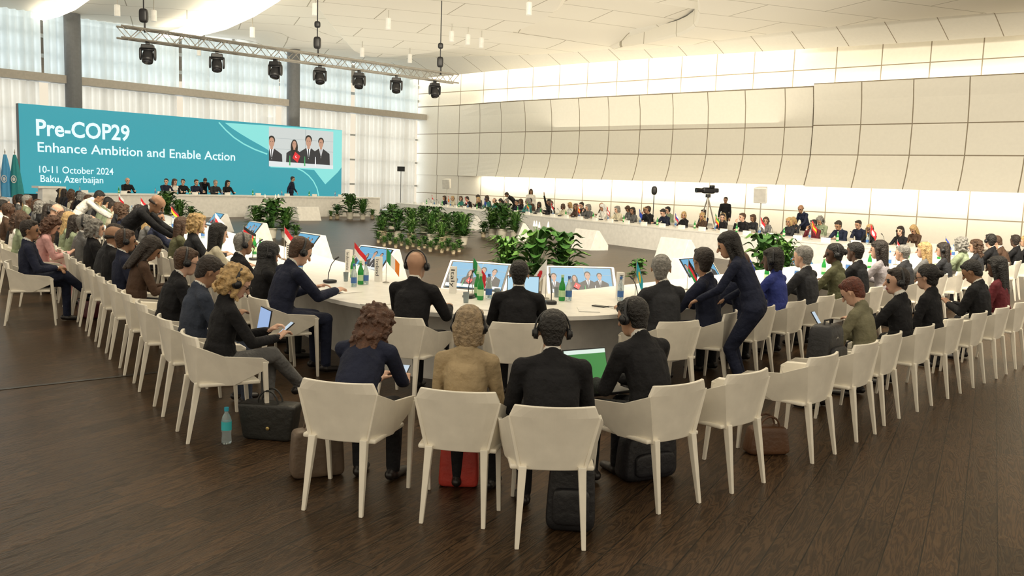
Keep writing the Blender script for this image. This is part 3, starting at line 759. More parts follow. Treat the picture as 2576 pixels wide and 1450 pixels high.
HAIRS=[('short','dark'),('long','dark'),('short','grey'),('bob','brown'),('short','black'),('wavy','grey'),('long','blond'),('balding','grey'),('short','brown'),('long_curly','brown'),('bob','blond'),('bun','dark')]
FEMH=('long','long_curly','bob','bun','wavy')
def rnd_person(poses,fposes,x,y,az,group,chairon=True,z=0,i=0,hsp=.22,tops=TOPS):
    hr,hc=HAIRS[(i*5+rr.randrange(3))%len(HAIRS)]; fem=hr in FEMH and hr!='wavy'
    ps=rr.choice(fposes if fem else poses); tp=tops[(i*3+rr.randrange(4))%len(tops)]
    if chairon: chair(x,y,az)
    person(ps,x,y,az,tp,'black' if rr.random()<.7 else 'charcoal',hr,hc,rr.choice(['fair','fair','medium','tan','dark']),rr.random()<hsp,'white' if not fem else tp,z=z,s=rr.uniform(.96,1.03) if not fem else rr.uniform(.92,.98),group=group)
spec={0:('phonef','brown','long','dark','tan',False),1:('sit','navy','short','brown','tan',True),2:('sit','black','balding','dark','tan',False),3:('leanf','charcoal','short','dark','medium',False),4:('sit','black','wavy','grey','fair',False)}
for i in range(23):
    p=L2(3.4+.76*i); az=60
    if i in spec: ps,tp,h,hc,sk,hs=spec[i]; seat(ps,p.x,p.y,az,tp,'black',h,hc,sk,hs,group=G2)
    else: rnd_person(['sit','leanf','phone','crossed'],['sitf','phonef'],p.x,p.y,az,G2,i=i)
seat('crossed',-6.15,11.35,64,'navy','navy','short','dark','tan',label='person in navy suit sitting cross-legged on a cream armchair')
seat('phonef',-6.85,12.95,62,'pink','pink','long_curly','auburn','fair',sh='pink',label='person in pink suit with long brown hair, seated')
for i in range(18):
    p=V((-7.75,14.0,0))+V((-.545,.838,0))*(.85*i)
    rnd_person(['sit','leanf','phone'],['sitf','phonef'],p.x,p.y,62,G2,i=i+3)
    if i%2==0 and i>2: 
        p2=p+V((-1.1,-.5,0)); rnd_person(['sit','leanf'],['sitf'],p2.x,p2.y,62,G2,i=i+7)
def L1(s): return V((-2.23-.515*s,8.74+.857*s,0))
p=L1(.15); seat('write',p.x,p.y,52,'navy','navy','short','brown','fair',True,s=1.08,label='person in navy suit writing at the table, headphones on')
p=L1(.98); seat('chin',p.x,p.y,59,'black','black','hijab','cloth_black','medium',True,sh='black',s=.98,label='person in black clothes and black headscarf, chin on hand')
p=L1(1.95); seat('table',p.x,p.y,59,'black','black','short','grey','tan',True,label='person in black shirt with grey hair at the table')
p=L1(3.2); seat('tablef',p.x,p.y,59,'cream','black','long','black','fair',sh='cream',s=1.03,label='person in cream jacket with long black hair, seated')
p=L1(4.5); seat('tablef',p.x,p.y,59,'charcoal','black','wavy','blond','fair',sh='charcoal',s=1.08,label='person in dark jacket with curly blond hair, seated')
p=L1(5.6); seat('table',p.x,p.y,59,'olive','black','long','brown','fair',label='person in olive top with long brown hair, seated')
for i in range(22):
    p=L1(7.6+.98*i); rnd_person(['table','write','tturn'],['tablef','tturnf'],p.x,p.y,59,G1,i=i)
person('bend',-5.85,13.7,80,'black','black','balding','dark','tan',s=1.08,label='person in black suit standing bent over the table')
person('bend',-9.6,19.9,70,'white','black','short','black','tan',sh='white',s=1.0,label='person in white shirt and black trousers, bending over')
seat('table',-.90,8.02,20,'black','black','bald','black','medium',True,s=1.04,label='bald person in black jacket with headphones at the table')
seat('table',.06,7.93,0,'black','black','short','black','medium',False,s=1.0,label='person in black suit facing the table, black hair')
seat('tturn',1.43,8.33,-28,'charcoal','black','short','grey','medium',False,s=1.05,label='person in charcoal suit with grey hair, seated')
seat('tturn',1.98,8.98,-62,'navy','navy','short','dark','tan',False,s=1.08,label='person in navy suit turned to a neighbour')
person('leanin',2.30,8.62,-62,'navy','navy','long','black','medium',sh='navy',s=.98,label='person in navy suit with long black hair, leaning in')
def R1(t): return V((5.03+.656*t,12.455+.755*t,0))
for t,ps,tp,h,hc,sk,hs in [(-3.85,'table','navy','balding','black','dark',False),(-3.05,'tablef','blue','bob','black','dark',True),(-2.2,'table','charcoal','short','grey','fair',False),(-1.3,'tturnf','olive','bun','black','dark',True),(-.5,'table','black','short','black','dark',False),(.4,'tablef','floral','long','dark','fair',False)]:
    p=R1(t); seat(ps,p.x,p.y,-49,tp,'black',h,hc,sk,hs,sh='white' if ps=='table' else tp,s=1.04,group=G1)
for i in range(9):
    p=R1(1.45+1.02*i); rnd_person(['table','tturn','write'],['tablef','tturnf'],p.x,p.y,-49,G1,i=i+5)
for i in range(3):
    p=R1(2.6+1.6*i)+V((1.7,-1.4,0)); rnd_person(['sit','leanf'],['sitf'],p.x,p.y,-49,G2,i=i+2)
FDU=(P3-RV).normalized(); FN=-lnorm(FDU)
FAZ=math.degrees(math.atan2(-FN.x,-FN.y))
far=[]
for i in range(30):
    p=RV+FDU*(3.2+.95*i)+FN*.5; far.append(p)
    if i==14: person('table',p.x,p.y,FAZ,'white','white','headcloth','cloth_white','tan',group=G1,label='person in white robe and white headdress at the table'); continue
    rnd_person(['table','tturn','write','chin'],['tablef','tturnf'],p.x,p.y,FAZ,G1,chairon=True,i=i,hsp=.35,tops=['black','navy','charcoal','black','grey','brown','teal','black','navy','cream','maroon'])
for i in range(19):
    p=RV+FDU*(4.0+1.45*i+(.4 if i%3 else 0))+FN*2.2
    if i==13: person('raise',p.x,p.y,FAZ,'black','black','long','black','tan',group=G2); chair(p.x,p.y,FAZ); continue
    rnd_person(['sit','leanf','phone'],['sitf','phonef'],p.x,p.y,FAZ,G2,i=i+1)
def gaz(px,Y): return V(((px-1288)/2250*Y,Y,0))
for px,Y,ps,tp,az,hr in [(1283,47,'bend','black',-80,'short'),(1327,46,'stand','white',180,'long'),(2016,29,'leanin','navy',-120,'balding'),(1815,38,'stand','black',-150,'short')]:
    p=gaz(px,Y); person(ps,p.x,p.y,az,tp,'black',hr,'dark','tan',s=1.0)
Pd=D0-WN*1.45
for px,tp,hr,hc,ps in [(315,'black','balding','grey','table'),(412,'navy','short','dark','tturn'),(433,'white','long','brown','tablef'),(454,'black','short','dark','tturn'),(487,'navy','short','brown','table'),(535,'charcoal','short','grey','table'),(566,'black','long','black','tablef')]:
    kx=(px-1288)/2250; tt=(kx*Pd.y-Pd.x)/(WD.x-kx*WD.y); c=Pd+WD*tt
    person(ps,c.x,c.y,131.6,tp,'black',hr,hc,'fair',z=.25,s=1.08,group='panel members at the main desk')
for px,ps,tp,az in [(727,'walk','navy',95),(508,'bend','black',150)]:
    P2=Pd-WN*.8; kx=(px-1288)/2250; tt=(kx*P2.y-P2.x)/(WD.x-kx*WD.y); c=P2+WD*tt
    person(ps,c.x,c.y,az,tp,tp,'short','dark','medium',z=.22)
kill(ch); bpy.data.objects.remove(fch)
# ------------------------------------------------------------ floor monitors
def monitor(p,az,screen=True):
    e=empty('floor_monitor','white wedge-shaped floor monitor %s'%('showing speakers on blue' if screen else 'seen from behind'),'monitor',p,az,'wedge floor monitors inside the ring')
    q=MB(); pr=[(-.34,0),(.34,0),(.30,.10),(.12,.62),(.02,.62),(-.34,.16)]
    Mx=basis((-.60,0,0),V((0,1,0)),V((0,0,1)),V((1,0,0)))
    q.prism(pr,1.2,0,Mx); q.obj('monitor_cabinet',WHITE,e,bevel=.01)
    a=V((0,-.34,.16)); c=V((0,.02,.62)); d=(c-a); L=d.length; d.normalize(); n=V((1,0,0)).cross(d)
    M=basis(V((-.54,0,0))+a+d*.03+n*.008,V((1,0,0)),d,n)
    q=MB(); q.box((.54,(L-.06)/2,.0),(1.10,L-.04,.012),0,M); q.obj('bezel',DARKP,e)
    if screen: video(e,M@Matrix.Translation((.02,.01,.010)),1.04,L-.08,'blue')
for x,y,az in [(1.15,15.2,-8),(-.55,15.4,22),(-2.75,18.0,45),(-4.9,21.5,52),(-7.5,26,55),(-10.2,31,57),(3.7,18.2,-45),(6.4,20.2,-48)]: monitor((x,y,0),az)
for px,py in [(1200,580),(1318,605),(1480,627),(1702,655),(1100,556),(2385,668)]:
    p=at(px,py,0); monitor(p,FAZ+ (25 if px<1400 else 0),False)
for px,py in [(655,552),(770,555)]: p=at(px,py,0); monitor(p,131,False)
# ------------------------------------------------------------ plants
LEAF=[mat('leaf_green_%d'%i,c,.4,noise=.35,nscale=14) for i,c in enumerate([(.045,.125,.025),(.10,.21,.045),(.028,.08,.02)])]
POT=mat('pot_cream',(.62,.58,.48),.5); TERR=mat('pot_beige',(.50,.42,.28),.6); SOIL=mat('soil',(.04,.03,.02),.9); FLW=mat('lily_white',(.85,.85,.78),.5)
def plant(kind,seed,h,w,n,potm):
    r=random.Random(seed); e=empty('potted_plant','leafy green plant in a round pot','plant')
    q=MB(); q.lathe([(.10,0),(.115,.02),(.145,.24),(.16,.26),(.16,.29),(.14,.29),(.13,.25)],0,20); q.obj('pot',potm,e,smooth=False)
    q=MB(); q.lathe([(.01,.252),(.13,.252)],0,16); q.obj('soil',SOIL,e)
    q=MB()
    for i in range(n):
        lo=i%3==0
        a=r.uniform(0,6.28); out=w/2*(r.uniform(.7,1.05) if lo else r.uniform(.3,1)); up=(h*r.uniform(.22,.5) if lo else h*r.uniform(.55,1))-.22; d=V((math.cos(a),math.sin(a),0)); sd=V((-d.y,d.x,0))
        b0=V((r.uniform(-.06,.06),r.uniform(-.06,.06),.26))
        def pt(t): return b0+d*(out*(t**1.3))+UP*(up*math.sin(min(1.0,t*1.15)*math.pi/2*1.25)*.98)
        Lw=(.080 if kind=='broad' else .03)*r.uniform(.8,1.3)*(h/1.0)**.5; t0=.38 if kind=='broad' else .12
        m=r.choice((0,0,1,2)) if kind=='broad' else r.choice((0,1,1))
        if kind=='broad': q.cone(b0,pt(.2),.006,.006,m,4,rnd=False); q.cone(pt(.2),pt(t0),.006,.005,m,4,rnd=False)
        S=7; vs=[];fs=[]
        for j in range(S+1):
            f=j/S; t=t0+(1-t0)*f; c=pt(t); ww=Lw*math.sin(math.pi*min(1,(f*.93+.05)))**.8
            vs+=[c-sd*ww+UP*ww*.35,c,c+sd*ww+UP*ww*.35]
        for j in range(S): fs+=[(3*j,3*j+1,3*j+4,3*j+3),(3*j+1,3*j+2,3*j+5,3*j+4)]
        q.add(vs,fs,m)
    q.obj('foliage',LEAF,e,smooth=True)
    if kind=='broad' and seed%2:
        q=MB()
        for i in range(4):
            a=r.uniform(0,6.28); t=V((math.cos(a)*w*.2,math.sin(a)*w*.2,h*1.02)); q.cone((0,0,.3),t,.006,.005,0,5,rnd=False); q.cone(t,t+UP*.09,.018,.005,1,8,(1,0,0),1.6)
        q.obj('flower',[LEAF[0],FLW],e,smooth=True)
    return e
PT=[plant('broad',1,1.10,1.0,75,POT),plant('broad',2,1.0,.95,80,POT),plant('narrow',4,1.0,1.05,150,POT),plant('broad',6,.85,.85,70,TERR),plant('narrow',8,.75,.85,130,TERR)]
def pl(i,p,s=1.0,g='plants inside the ring'):
    dup(PT[i],p,random.uniform(0,360),s,group=g,label=['leafy peace lily with white flowers in cream pot','broad-leaved green plant in a cream pot','fern-like green plant in a cream pot','broad-leaved green plant in a beige pot','fern-like green plant in a beige pot'][i])
big=[(965,590,3),(1000,600,1),(985,575,2),(1035,590,2),(1065,585,1),(1095,588,1),(1085,610,2),(1125,600,3),(1150,612,1),(1165,615,2),(1035,608,4),(960,600,4),(1110,618,4)]
for x,y,i in big: pl(i,at(x,y+2,0),1.0)
for k in range(15):
    x=952+k*14.5; y=606+k*1.6+ (7 if k%2 else 0); pl(4 if k%2 else 3,at(x,y+6,0),.42)
for x,y,i,s in [(1238,598,2,1.1),(1263,601,1,1.25),(1294,603,2,1.0),(1216,597,3,.65),(880,552,1,1.2),(912,553,2,1.0),(848,551,3,.8),(936,551,4,.65),(832,552,4,.55),(648,596,2,1.0),(683,600,0,1.15),(718,600,2,1.0),(745,604,3,.55),(420,562,1,1.2),(452,565,2,.95),(482,560,3,.75),(502,562,4,.6)]:
    pl(i,at(x,y,0),s)
pl(0,(.42,16.6,0),1.08); pl(1,(.95,16.95,0),1.08); pl(2,(-.12,16.95,0),1.0); pl(1,(4.95,17.6,0),1.15); pl(2,(5.5,18.2,0),1.05); pl(3,(2.6,18.6,0),.6)
for e in PT: kill(e)
# ------------------------------------------------------------ table objects
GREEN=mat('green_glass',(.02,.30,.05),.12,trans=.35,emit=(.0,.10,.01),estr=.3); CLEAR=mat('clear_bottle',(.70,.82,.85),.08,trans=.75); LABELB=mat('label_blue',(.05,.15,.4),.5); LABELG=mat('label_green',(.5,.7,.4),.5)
def bottle(label,glass,lab):
    e=empty('water_bottle',label,'bottle')
    q=MB(); q.lathe([(.028,0),(.031,.01),(.031,.13),(.026,.155),(.013,.19),(.012,.225)],0,16); q.obj('bottle_body',glass,e,smooth=True)
    q=MB(); q.lathe([(.0316,.04),(.0318,.10)],0,16); q.obj('paper_label',lab,e)
    q=MB(); q.lathe([(.014,.222),(.014,.245)],0,12); q.obj('cap',lab,e); return e
bg=bottle('green glass mineral water bottle on the table',GREEN,LABELG); bc=bottle('clear plastic water bottle with blue label',CLEAR,LABELB)
gl0=MB(); gl0.lathe([(.026,0),(.032,.11),(.030,.11),(.025,.006)],0,16); gls=gl0.obj('drinking_glass',CLEAR,smooth=True); top(gls,'clear drinking glass on the white table','glass','drinking glasses')
mic=empty('desk_microphone','black gooseneck desk microphone on the table','microphone')
q=MB(); q.superell((0,0,.02),(.12,.15,.04),.5); q.obj('microphone_base',DARKP,mic,smooth=True)
q=MB(); q.tube([(0,.03,.03),(0,.02,.12),(0,-.02,.22),(0,-.08,.28)],.005,0,6); q.obj('gooseneck',DARKP,mic); q=MB(); q.cone((0,-.08,.28),(0,-.12,.30),.012,.012,0,8); q.obj('microphone_head',DARKP,mic,smooth=True)
for x,y in [(907,716),(1208,755),(1413,757),(1200,748),(888,700),(640,640),(655,645)]: dup(bg,at(x,y,.75),0,1.15,group='green bottles')
for x,y in [(1229,752),(1430,757),(920,716),(1560,757),(890,722)]: dup(bc,at(x,y,.75),0,1.1,group='clear bottles')
for x,y in [(1172,762),(1250,752),(1400,748),(870,708)]: 
    n=gls.copy(); COLL.objects.link(n); n.location=at(x,y,.75)
for x,y,az in [(1385,765,170),(1600,770,150),(830,712,220),(1180,750,200),(640,655,230)]: dup(mic,at(x,y,.75),az,1.0,group='desk microphones')
PAPER=mat('paper',(.85,.84,.80),.7)
for x,y,az in [(1215,775,10),(1560,775,-20),(950,765,30),(1480,780,0),(870,735,40)]:
    q=MB(); q.box((0,0,.003),(.21,.30,.006)); o=q.obj('paper_sheet',PAPER); p=at(x,y,.752); o.location=p; o.rotation_euler=(0,0,-rad(az)); top(o,'white sheets of paper lying on the table','paper','papers on the table')
for x,y,w_,h_ in [(1508,772,.075,.15),(1537,774,.045,.09),(845,738,.08,.16)]:
    q=MB(); q.box((0,0,.006),(w_,h_,.012)); o=q.obj('phone',DARKP,bevel=.004); o.location=at(x,y,.75); o.rotation_euler=(0,0,.9); top(o,'black phone lying on the white table','phone')
FC={n:mat('flag_'+n,c,.7) for n,c in dict(red=(.65,.02,.03),white=(.85,.85,.85),green=(.02,.30,.08),orange=(.85,.25,.03),yellow=(.8,.55,.02),black=(.01,.01,.01),sky=(.03,.38,.50),blue=(.02,.05,.35)).items()}
FK=list(FC)
def deskflag(p,az,kind,cols,disc=None,name='x',tilt=.25,s=1.0):
    e=empty('desk_flag','small desk flag, %s'%name,'flag',p,az,'small desk flags'); e.scale=(s,)*3
    q=MB(); q.lathe([(.035,0),(.035,.008),(.01,.014)],0,16); q.obj('flag_base',METAL,e)
    q=MB(); q.cone((0,0,.01),(0,0,.36),.003,.003,0,6); q.obj('flag_pole',METAL,e)
    q=MB(); W,Hh=.19,.13; n=len(cols)
    def pt(u,v):
        return V((u*W*math.cos(tilt*1.6),.012*math.sin(u*9+v*2),.35-v*Hh-u*W*math.sin(tilt*1.6)*1.0-u*.02))
    NN=20 if disc else 12
    for i in range(NN):
        for j in range(NN):
            u0,u1,v0,v1=i/NN,(i+1)/NN,j/NN,(j+1)/NN
            c=cols[min(n-1,int((u0 if kind=='v' else v0)*n+1e-6))]
            if disc and ((u0+.02-.5)*W)**2+((v0+.02-.5)*Hh)**2<(.038)**2: c=disc
            q.add([pt(u0,v0),pt(u1,v0),pt(u1,v1),pt(u0,v1)],[(0,1,2,3)],FK.index(c))
    q.obj('flag_cloth',[FC[k] for k in FK],e,smooth=True)
deskflag(at(1372,752,.75),180,'v',['white'],'red','white with red disc',.55,1.25)
deskflag(at(1188,742,.75),0,'v',['green','white','red'],None,'green, white and red',.55,1.2)
deskflag(at(971,712,.75),0,'v',['green','white','orange'],None,'green, white and orange',.5,1.2)
deskflag(at(890,690,.75),0,'h',['red','white'],None,'red and white',.5,1.2)
deskflag(at(1597,748,.75),0,'v',['sky'],'yellow','sky blue with yellow disc',.75,1.25)
deskflag(at(612,635,.75),0,'h',['black','red','yellow'],None,'black, red and yellow',.3,1.2)
deskflag(at(1728,730,.75),0,'h',['black','red','green'],None,'black, red and green',.6,1.1)
def placard(p,az,txt):
    e=empty('name_placard','white upright name placard%s'%(' reading '+txt if txt else ''),'sign',p,az,'country name placards')
    h=.30 if txt else .12; w=.075 if txt else .26
    q=MB(); q.prism([(-.5*w,-.035),(.5*w,-.035),(.5*w,.03),(-.5*w,.03)],h); q.obj('placard_body',WHITE,e)
    if txt: text_obj(txt,.062,basis((-.02,-.0365,h-.03),V((0,0,-1)),V((1,0,0)),V((0,-1,0))),DARKP,e,width=.2 if len(txt)<8 else .24)
placard(at(1139,738,.75),5,'Italy'); placard(at(952,708,.75),20,'Ireland'); placard(at(878,685,.75),25,'Indonesia'); placard(at(1558,752,.75),-12,'Kazakhstan'); placard(at(729,665,.75),30,'India')
for i,p in enumerate(far):
    c=p-FN*.95; placard((p-FN*1.75)+UP*.75,FAZ+180,'')
    dup(bg if i%2 else bc,c+FDU*.3+UP*.75,0,1.1,group='far bottles'); dup(mic,c+UP*.75-FDU*.2,FAZ+180,1.0)
    if i%2==0:
        cs=[['red'],['red','yellow','red'],['red','white'],['green','yellow','red'],['white','blue','red'],['blue']][(i//2)%6]
        deskflag(c-FN*.3+UP*.75,FAZ+180,'h' if len(cs)!=1 else 'v',cs,'white' if cs==['red'] else None,' and '.join(cs),.5,1.5)
for i in range(12):
    p=R1(-2+1.0*i)+V((-.755,.656,0))*1.1; dup(bg if i%2 else bc,p+UP*.75,0,1.1)
    if i%3==0: cs=[['blue','yellow','red'],['blue','red'],['red','white','green']][(i//3)%3]; deskflag(p+UP*.75+V((.2,.2,0)),0,'h',cs,None,' and '.join(cs),.6,1.3)
for i in range(14):
    p=L1(3+1.5*i)+V((.857,.515,0))*1.1; dup(bg if i%2 else bc,p+UP*.75,0,1.1)
    if i%3==1: cs=[['red','white'],['white','red'],['black','red','yellow']][(i//3)%3]; deskflag(p+UP*.75+V((.2,.1,0)),0,'h',cs,None,' and '.join(cs),.5,1.4)
for i in range(9):
    p=D0+WD*(1.5+1.6*i)-WN*.6+UP*1.0; dup(bg if i%2 else bc,p,0,1.1); placard(p+WN*.45,-48+0,'')
kill(bg); kill(bc); kill(mic); bpy.data.objects.remove(gls)
def laptop(p,az,col,name,open_=105,s=1.0,green=False):
    e=empty('laptop','open black laptop with %s'%name,'laptop',p,az); e.scale=(s,)*3
    q=MB(); q.box((0,0,.009),(.32,.23,.018)); q.obj('keyboard_base',DARKP,e,bevel=.004)
    a=rad(open_-90); M=basis((0,.115,.018),V((1,0,0)),V((0,math.sin(a),math.cos(a))),V((0,-math.cos(a),math.sin(a))))
    q=MB(); q.box((0,.11,-.006),(.32,.22,.010),0,M); q.obj('lid',DARKP,e,bevel=.004)
    q=MB(); q.poly([(-.152,.01),(.152,.01),(.152,.21),(-.152,.21)],.001,0,M); q.obj('display',col,e)
    if green:
        WL=emis('laptop_white',(.8,.95,.85),.9)
        q=MB(); q.poly([(-.152,.185),(.152,.185),(.152,.21),(-.152,.21)],.002,0,M); q.obj('toolbar',WL,e)
        text_obj('813',.026,M@Matrix.Translation((-.12,.03,.003)),WL,e)
f=V((math.sin(rad(-37)),math.cos(rad(-37)),0)); r_=V((f.y,-f.x,0)); p=V((.92,5.68,0))+f*.46-r_*.02
laptop((p.x,p.y,.60),-30,emis('laptop_green',(.06,.30,.07),.8),'green spreadsheet screen on lap',108,1.15,True)
laptop(at(1315,758,.75),0,emis('laptop_blue',(.45,.70,.85),1.0),'pale blue screen on the table',105,1.1)
p2=L2(.85)+V((.848,.53,0))*.45
laptop((p2.x,p2.y,.60),58,emis('laptop_doc',(.35,.50,.80),.9),'blue document screen',100,1.0)
def phone(p,rot,label):
    q=MB(); q.box((0,0,0),(.072,.010,.148)); o=q.obj('phone',[DARKP],bevel=.003); o.location=p; o.rotation_euler=rot; top(o,label,'phone')
    q=MB(); q.poly([(-.032,-.069),(.032,-.069),(.032,.069),(-.032,.069)],0,0,basis((0,-.0055,0),V((1,0,0)),V((0,0,1)),V((0,-1,0)))); q.obj('phone_display',emis('phone_screen',(.55,.68,.8),.9),o)
def in_front(P,az,dx,dy,z): 
    f=V((math.sin(rad(az)),math.cos(rad(az)),0)); r=V((f.y,-f.x,0)); return V((P[0],P[1],0))+f*dy+r*dx+UP*z
P=L2(0); phone(in_front(P,58,.05,.48,.80),(rad(-50),0,-rad(58)),'phone held in the hands of a seated person')
phone(in_front((3.20,7.99),-48,0,.46,.84),(rad(-35),0,rad(48)),'phone held up by a seated person')
phone(in_front((-.96,5.44),13,.05,.74,.66),(rad(-60),0,-rad(13)),'phone held low by a hunched person')
# ------------------------------------------------------------ bags
def bag(kind,p,az,col,label,dims,taper=.85,handles=True,cat='bag',e=.32):
    m=mat('leather_'+kind,col,.45,bump=.25,bscale=30,noise=.15)
    r=empty(kind,label,cat,p,az); w_,d_,h_=dims
    q=MB(); q.superell((0,0,h_/2),(w_,d_,h_),e,0,taper); q.obj('bag_body',m,r,smooth=True)
    if handles:
        for s in (-1,1):
            q=MB(); P=[(w_*.22*math.cos(t),s*d_*.28,h_*.93+h_*.42*math.sin(t)) for t in [math.pi*i/10 for i in range(11)]]; q.tube(P,.008,0,6); q.obj('handle',m,r,smooth=True)
    else:
        q=MB(); q.superell((0,-d_*.45,h_*.36),(w_*.72,d_*.35,h_*.5),.4); q.obj('pocket',m,r,smooth=True)
        q=MB(); q.tube([(-.06,0,h_*.97),(-.05,0,h_*1.07),(.05,0,h_*1.07),(.06,0,h_*.97)],.008,0,6); q.obj('handle',m,r,smooth=True)
        q=MB(); q.tube([(-w_*.36,-d_*.36,h_*.62),(0,-d_*.42,h_*.78),(w_*.36,-d_*.36,h_*.62)],.004,0,5); q.obj('zip',METAL,r)
    return r
p=at(670,1112,0); tb_=bag('tote_bag',p+V((0,.1,0)),8,(.02,.02,.018),'large black leather tote bag on the floor',(.38,.15,.28),1.22,e=.17)
q=MB(); q.lathe([(.014,0),(.014,.01),(.006,.012)],0,16,basis((.02,-.086,.10),V((1,0,0)),V((0,0,1)),V((0,-1,0)))); q.obj('bag_charm',mat('brass',(.5,.38,.15),.3,metal=.9),tb_)
p=at(785,1200,0); bag('brown_tote_bag',p+V((.02,.05,0)),-25,(.13,.09,.06),'brown leather tote bag leaning on the floor',(.36,.16,.32),.9,e=.22)
p=at(1152,1228,0); bag('red_handbag',p+V((0,.08,0)),0,(.50,.05,.035),'coral red leather bag under a chair',(.27,.17,.31),.88,e=.22)
p=at(1437,1350,0); bag('backpack',p+V((0,.14,0)),4,(.014,.014,.016),'black backpack standing under a chair',(.30,.20,.44),.85,False,'backpack')
p=at(1630,1215,0); bag('laptop_bag',p+V((0,.12,0)),-30,(.014,.014,.018),'black fabric laptop bag under a chair',(.46,.18,.33),.9,False)
p=at(1935,1150,0); bag('brown_handbag',p+V((0,.1,0)),-10,(.10,.045,.02),'brown leather handbag on the floor',(.36,.16,.22),.8)
bag('black_backpack',(2.68,7.50,.45),-46,(.013,.013,.015),'large black backpack sitting on an armchair',(.36,.24,.46),.8,False,'backpack')
p=at(225,800,0); bag('maroon_bag',p,30,(.10,.015,.02),'maroon bag on the floor beneath a chair',(.36,.16,.24),.9)
e=empty('water_bottle','clear plastic water bottle with teal cap on floor','bottle',at(570,1116,0))
q=MB(); q.lathe([(.034,0),(.037,.015),(.033,.08),(.037,.1),(.037,.17),(.03,.205),(.014,.235),(.014,.25)],0,20); q.obj('bottle_body',CLEAR,e,smooth=True)
q=MB(); q.lathe([(.0375,.105),(.0375,.17)],0,20); q.obj('paper_label',mat('teal_label',(.05,.5,.55),.5),e); q=MB(); q.lathe([(.017,.248),(.017,.275)],0,14); q.obj('cap',mat('teal_cap',(.03,.35,.5),.5),e)
# ------------------------------------------------------------ AV equipment
def stand_speaker(p,az,h,label):
    e=empty('loudspeaker',label,'speaker',p,az,'loudspeakers on stands')
    q=MB(); q.cone((0,0,.3),(0,0,h-.2),.02,.02,0,8)
    for i in range(3):
        a=2.1*i; q.cone((0,0,.5),(.4*math.cos(a),.4*math.sin(a),.02),.014,.014,0,6)
    q.obj('tripod_stand',METAL,e)
    M=Matrix.Translation((0,0,h))@Matrix.Rotation(rad(8),4,'X'); q=MB(); q.prism([(-.24,-.2),(.24,-.2),(.15,.2),(-.15,.2)],.55,0,M@Matrix.Translation((0,0,-.28))); q.obj('speaker_cabinet',WHITE,e,bevel=.03)
    q=MB(); q.box((0,-.205,0),(.40,.01,.46),0,M); q.obj('speaker_grille',mat('grille',(.75,.73,.68),.7,bump=.6,bscale=300),e)
stand_speaker(gaz(1903,32),30,1.9,'white loudspeaker on a thin metal stand'); stand_speaker(gaz(1117,51),20,1.85,'white loudspeaker on a thin metal stand')
e=empty('video_camera','black broadcast video camera on a tall tripod','camera',gaz(1770,31.5),-110)
q=MB()
for i in range(3):
    a=2.1*i+.4; q.cone((0,0,1.75),(.55*math.cos(a),.55*math.sin(a),.02),.025,.018,0,6)
q.obj('tripod',METAL,e); q=MB(); q.lathe([(.09,1.74),(.09,1.86)],0,12); q.obj('tripod_head',BLACK,e)
q=MB(); q.superell((0,0,1.98),(.18,.5,.22),.4); q.superell((0,-.3,1.99),(.14,.2,.16),.5); q.obj('camera_body',DARKP,e,smooth=True)
q=MB(); q.cone((0,.22,1.98),(0,.5,1.98),.075,.09,0,14,rnd=False); q.obj('lens',DARKP,e); q=MB(); q.superell((-.15,-.05,2.12),(.14,.16,.10),.4); q.obj('viewfinder',DARKP,e,smooth=True)
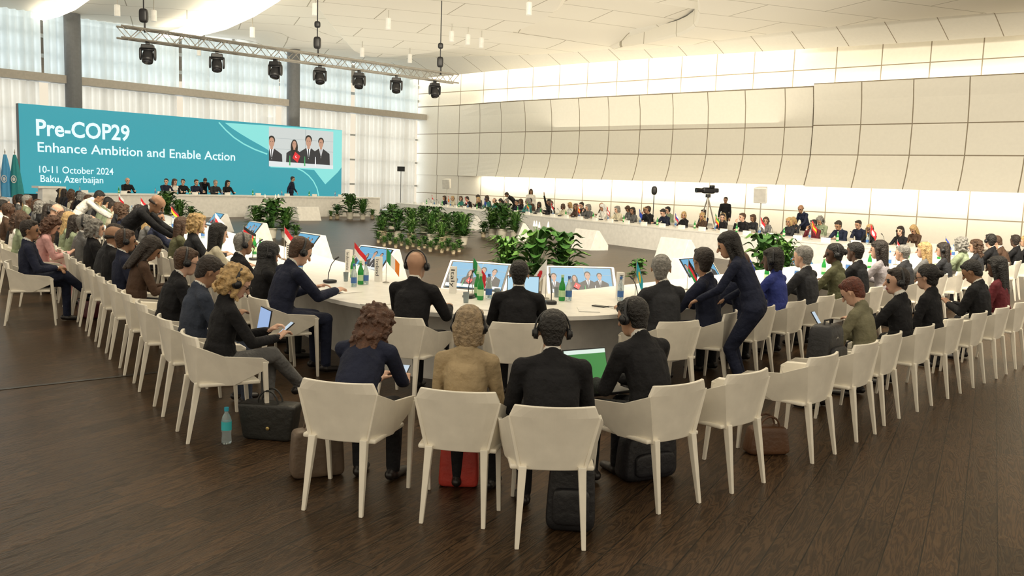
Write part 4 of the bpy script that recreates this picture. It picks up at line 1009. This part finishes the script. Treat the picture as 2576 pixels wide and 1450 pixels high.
for px,Y,h in [(1001,53,2.6),(1635,37,1.9)]:
    e=empty('light_stand','black panel lamp on a thin stand','stand',gaz(px,Y),15)
    q=MB(); q.cone((0,0,.2),(0,0,h),.018,.018,0,6)
    for i in range(3): q.cone((0,0,.5),(.4*math.cos(2.1*i),.4*math.sin(2.1*i),.02),.012,.012,0,6)
    q.obj('stand_pole',BLACK,e); q=MB()
    if px==1001: q.box((0,0,h),(.45,.08,.28))
    else: q.superell((0,0,h),(.24,.14,.36),.8)
    q.obj('lamp_panel',BLACK,e)
e=empty('lectern','white lectern beside the main desk','lectern',(-17.6,33.9,0),130)
q=MB(); q.box((0,0,.6),(.75,.5,1.2),taper=.85); q.obj('lectern_body',WHITE,e,bevel=.02); q=MB(); q.box((0,0,1.24),(1.0,.6,.08)); q.obj('lectern_top',WHITE,e)
for px,col,nm in [(12,(.10,.42,.75),'light blue'),(36,(.03,.30,.33),'teal'),(-12,(.75,.75,.75),'white')]:
    c=gaz(px,37.2); e=empty('standing_flag','tall draped %s flag with white emblem on pole'%nm,'flag',c)
    q=MB(); q.cone((0,0,0),(0,0,2.55),.02,.02,0,8); q.cone((0,0,2.55),(0,0,2.68),.03,.005,0,8); q.obj('flag_pole',METAL,e)
    q=MB(); n=28; vs=[];fs=[]
    for j in range(9):
        f=j/8; z=2.45-1.75*f; R=.05+.22*f**.8
        for i in range(n):
            a=2*math.pi*i/n; r=R*(1+.22*math.sin(a*6+f)); vs.append((r*math.cos(a)+.05*f,r*math.sin(a)*.6,z))
    for j in range(8):
        for i in range(n): fs.append((j*n+i,j*n+(i+1)%n,(j+1)*n+(i+1)%n,(j+1)*n+i))
    q.add(vs,fs); q.obj('flag_cloth',mat('flagcloth_'+nm,col,.7),e,smooth=True)
    q=MB(); 
    for i in range(20):
        a0=2*math.pi*i/20; a1=2*math.pi*(i+1)/20
        q.add([(.05+.12*math.cos(a0),-.2,1.45+.16*math.sin(a0)),(.05+.12*math.cos(a1),-.2,1.45+.16*math.sin(a1)),(.05+.09*math.cos(a1),-.2,1.45+.12*math.sin(a1)),(.05+.09*math.cos(a0),-.2,1.45+.12*math.sin(a0))],[(0,1,2,3)])
    q.poly([(x+.05,y+1.45) for x,y in ell(0,0,.06,.08)],0,0,basis((0,-.2,0),V((1,0,0)),V((0,0,1)),V((0,-1,0)))); q.obj('flag_emblem',FC['white'],e)
print('objects',len(bpy.data.objects))
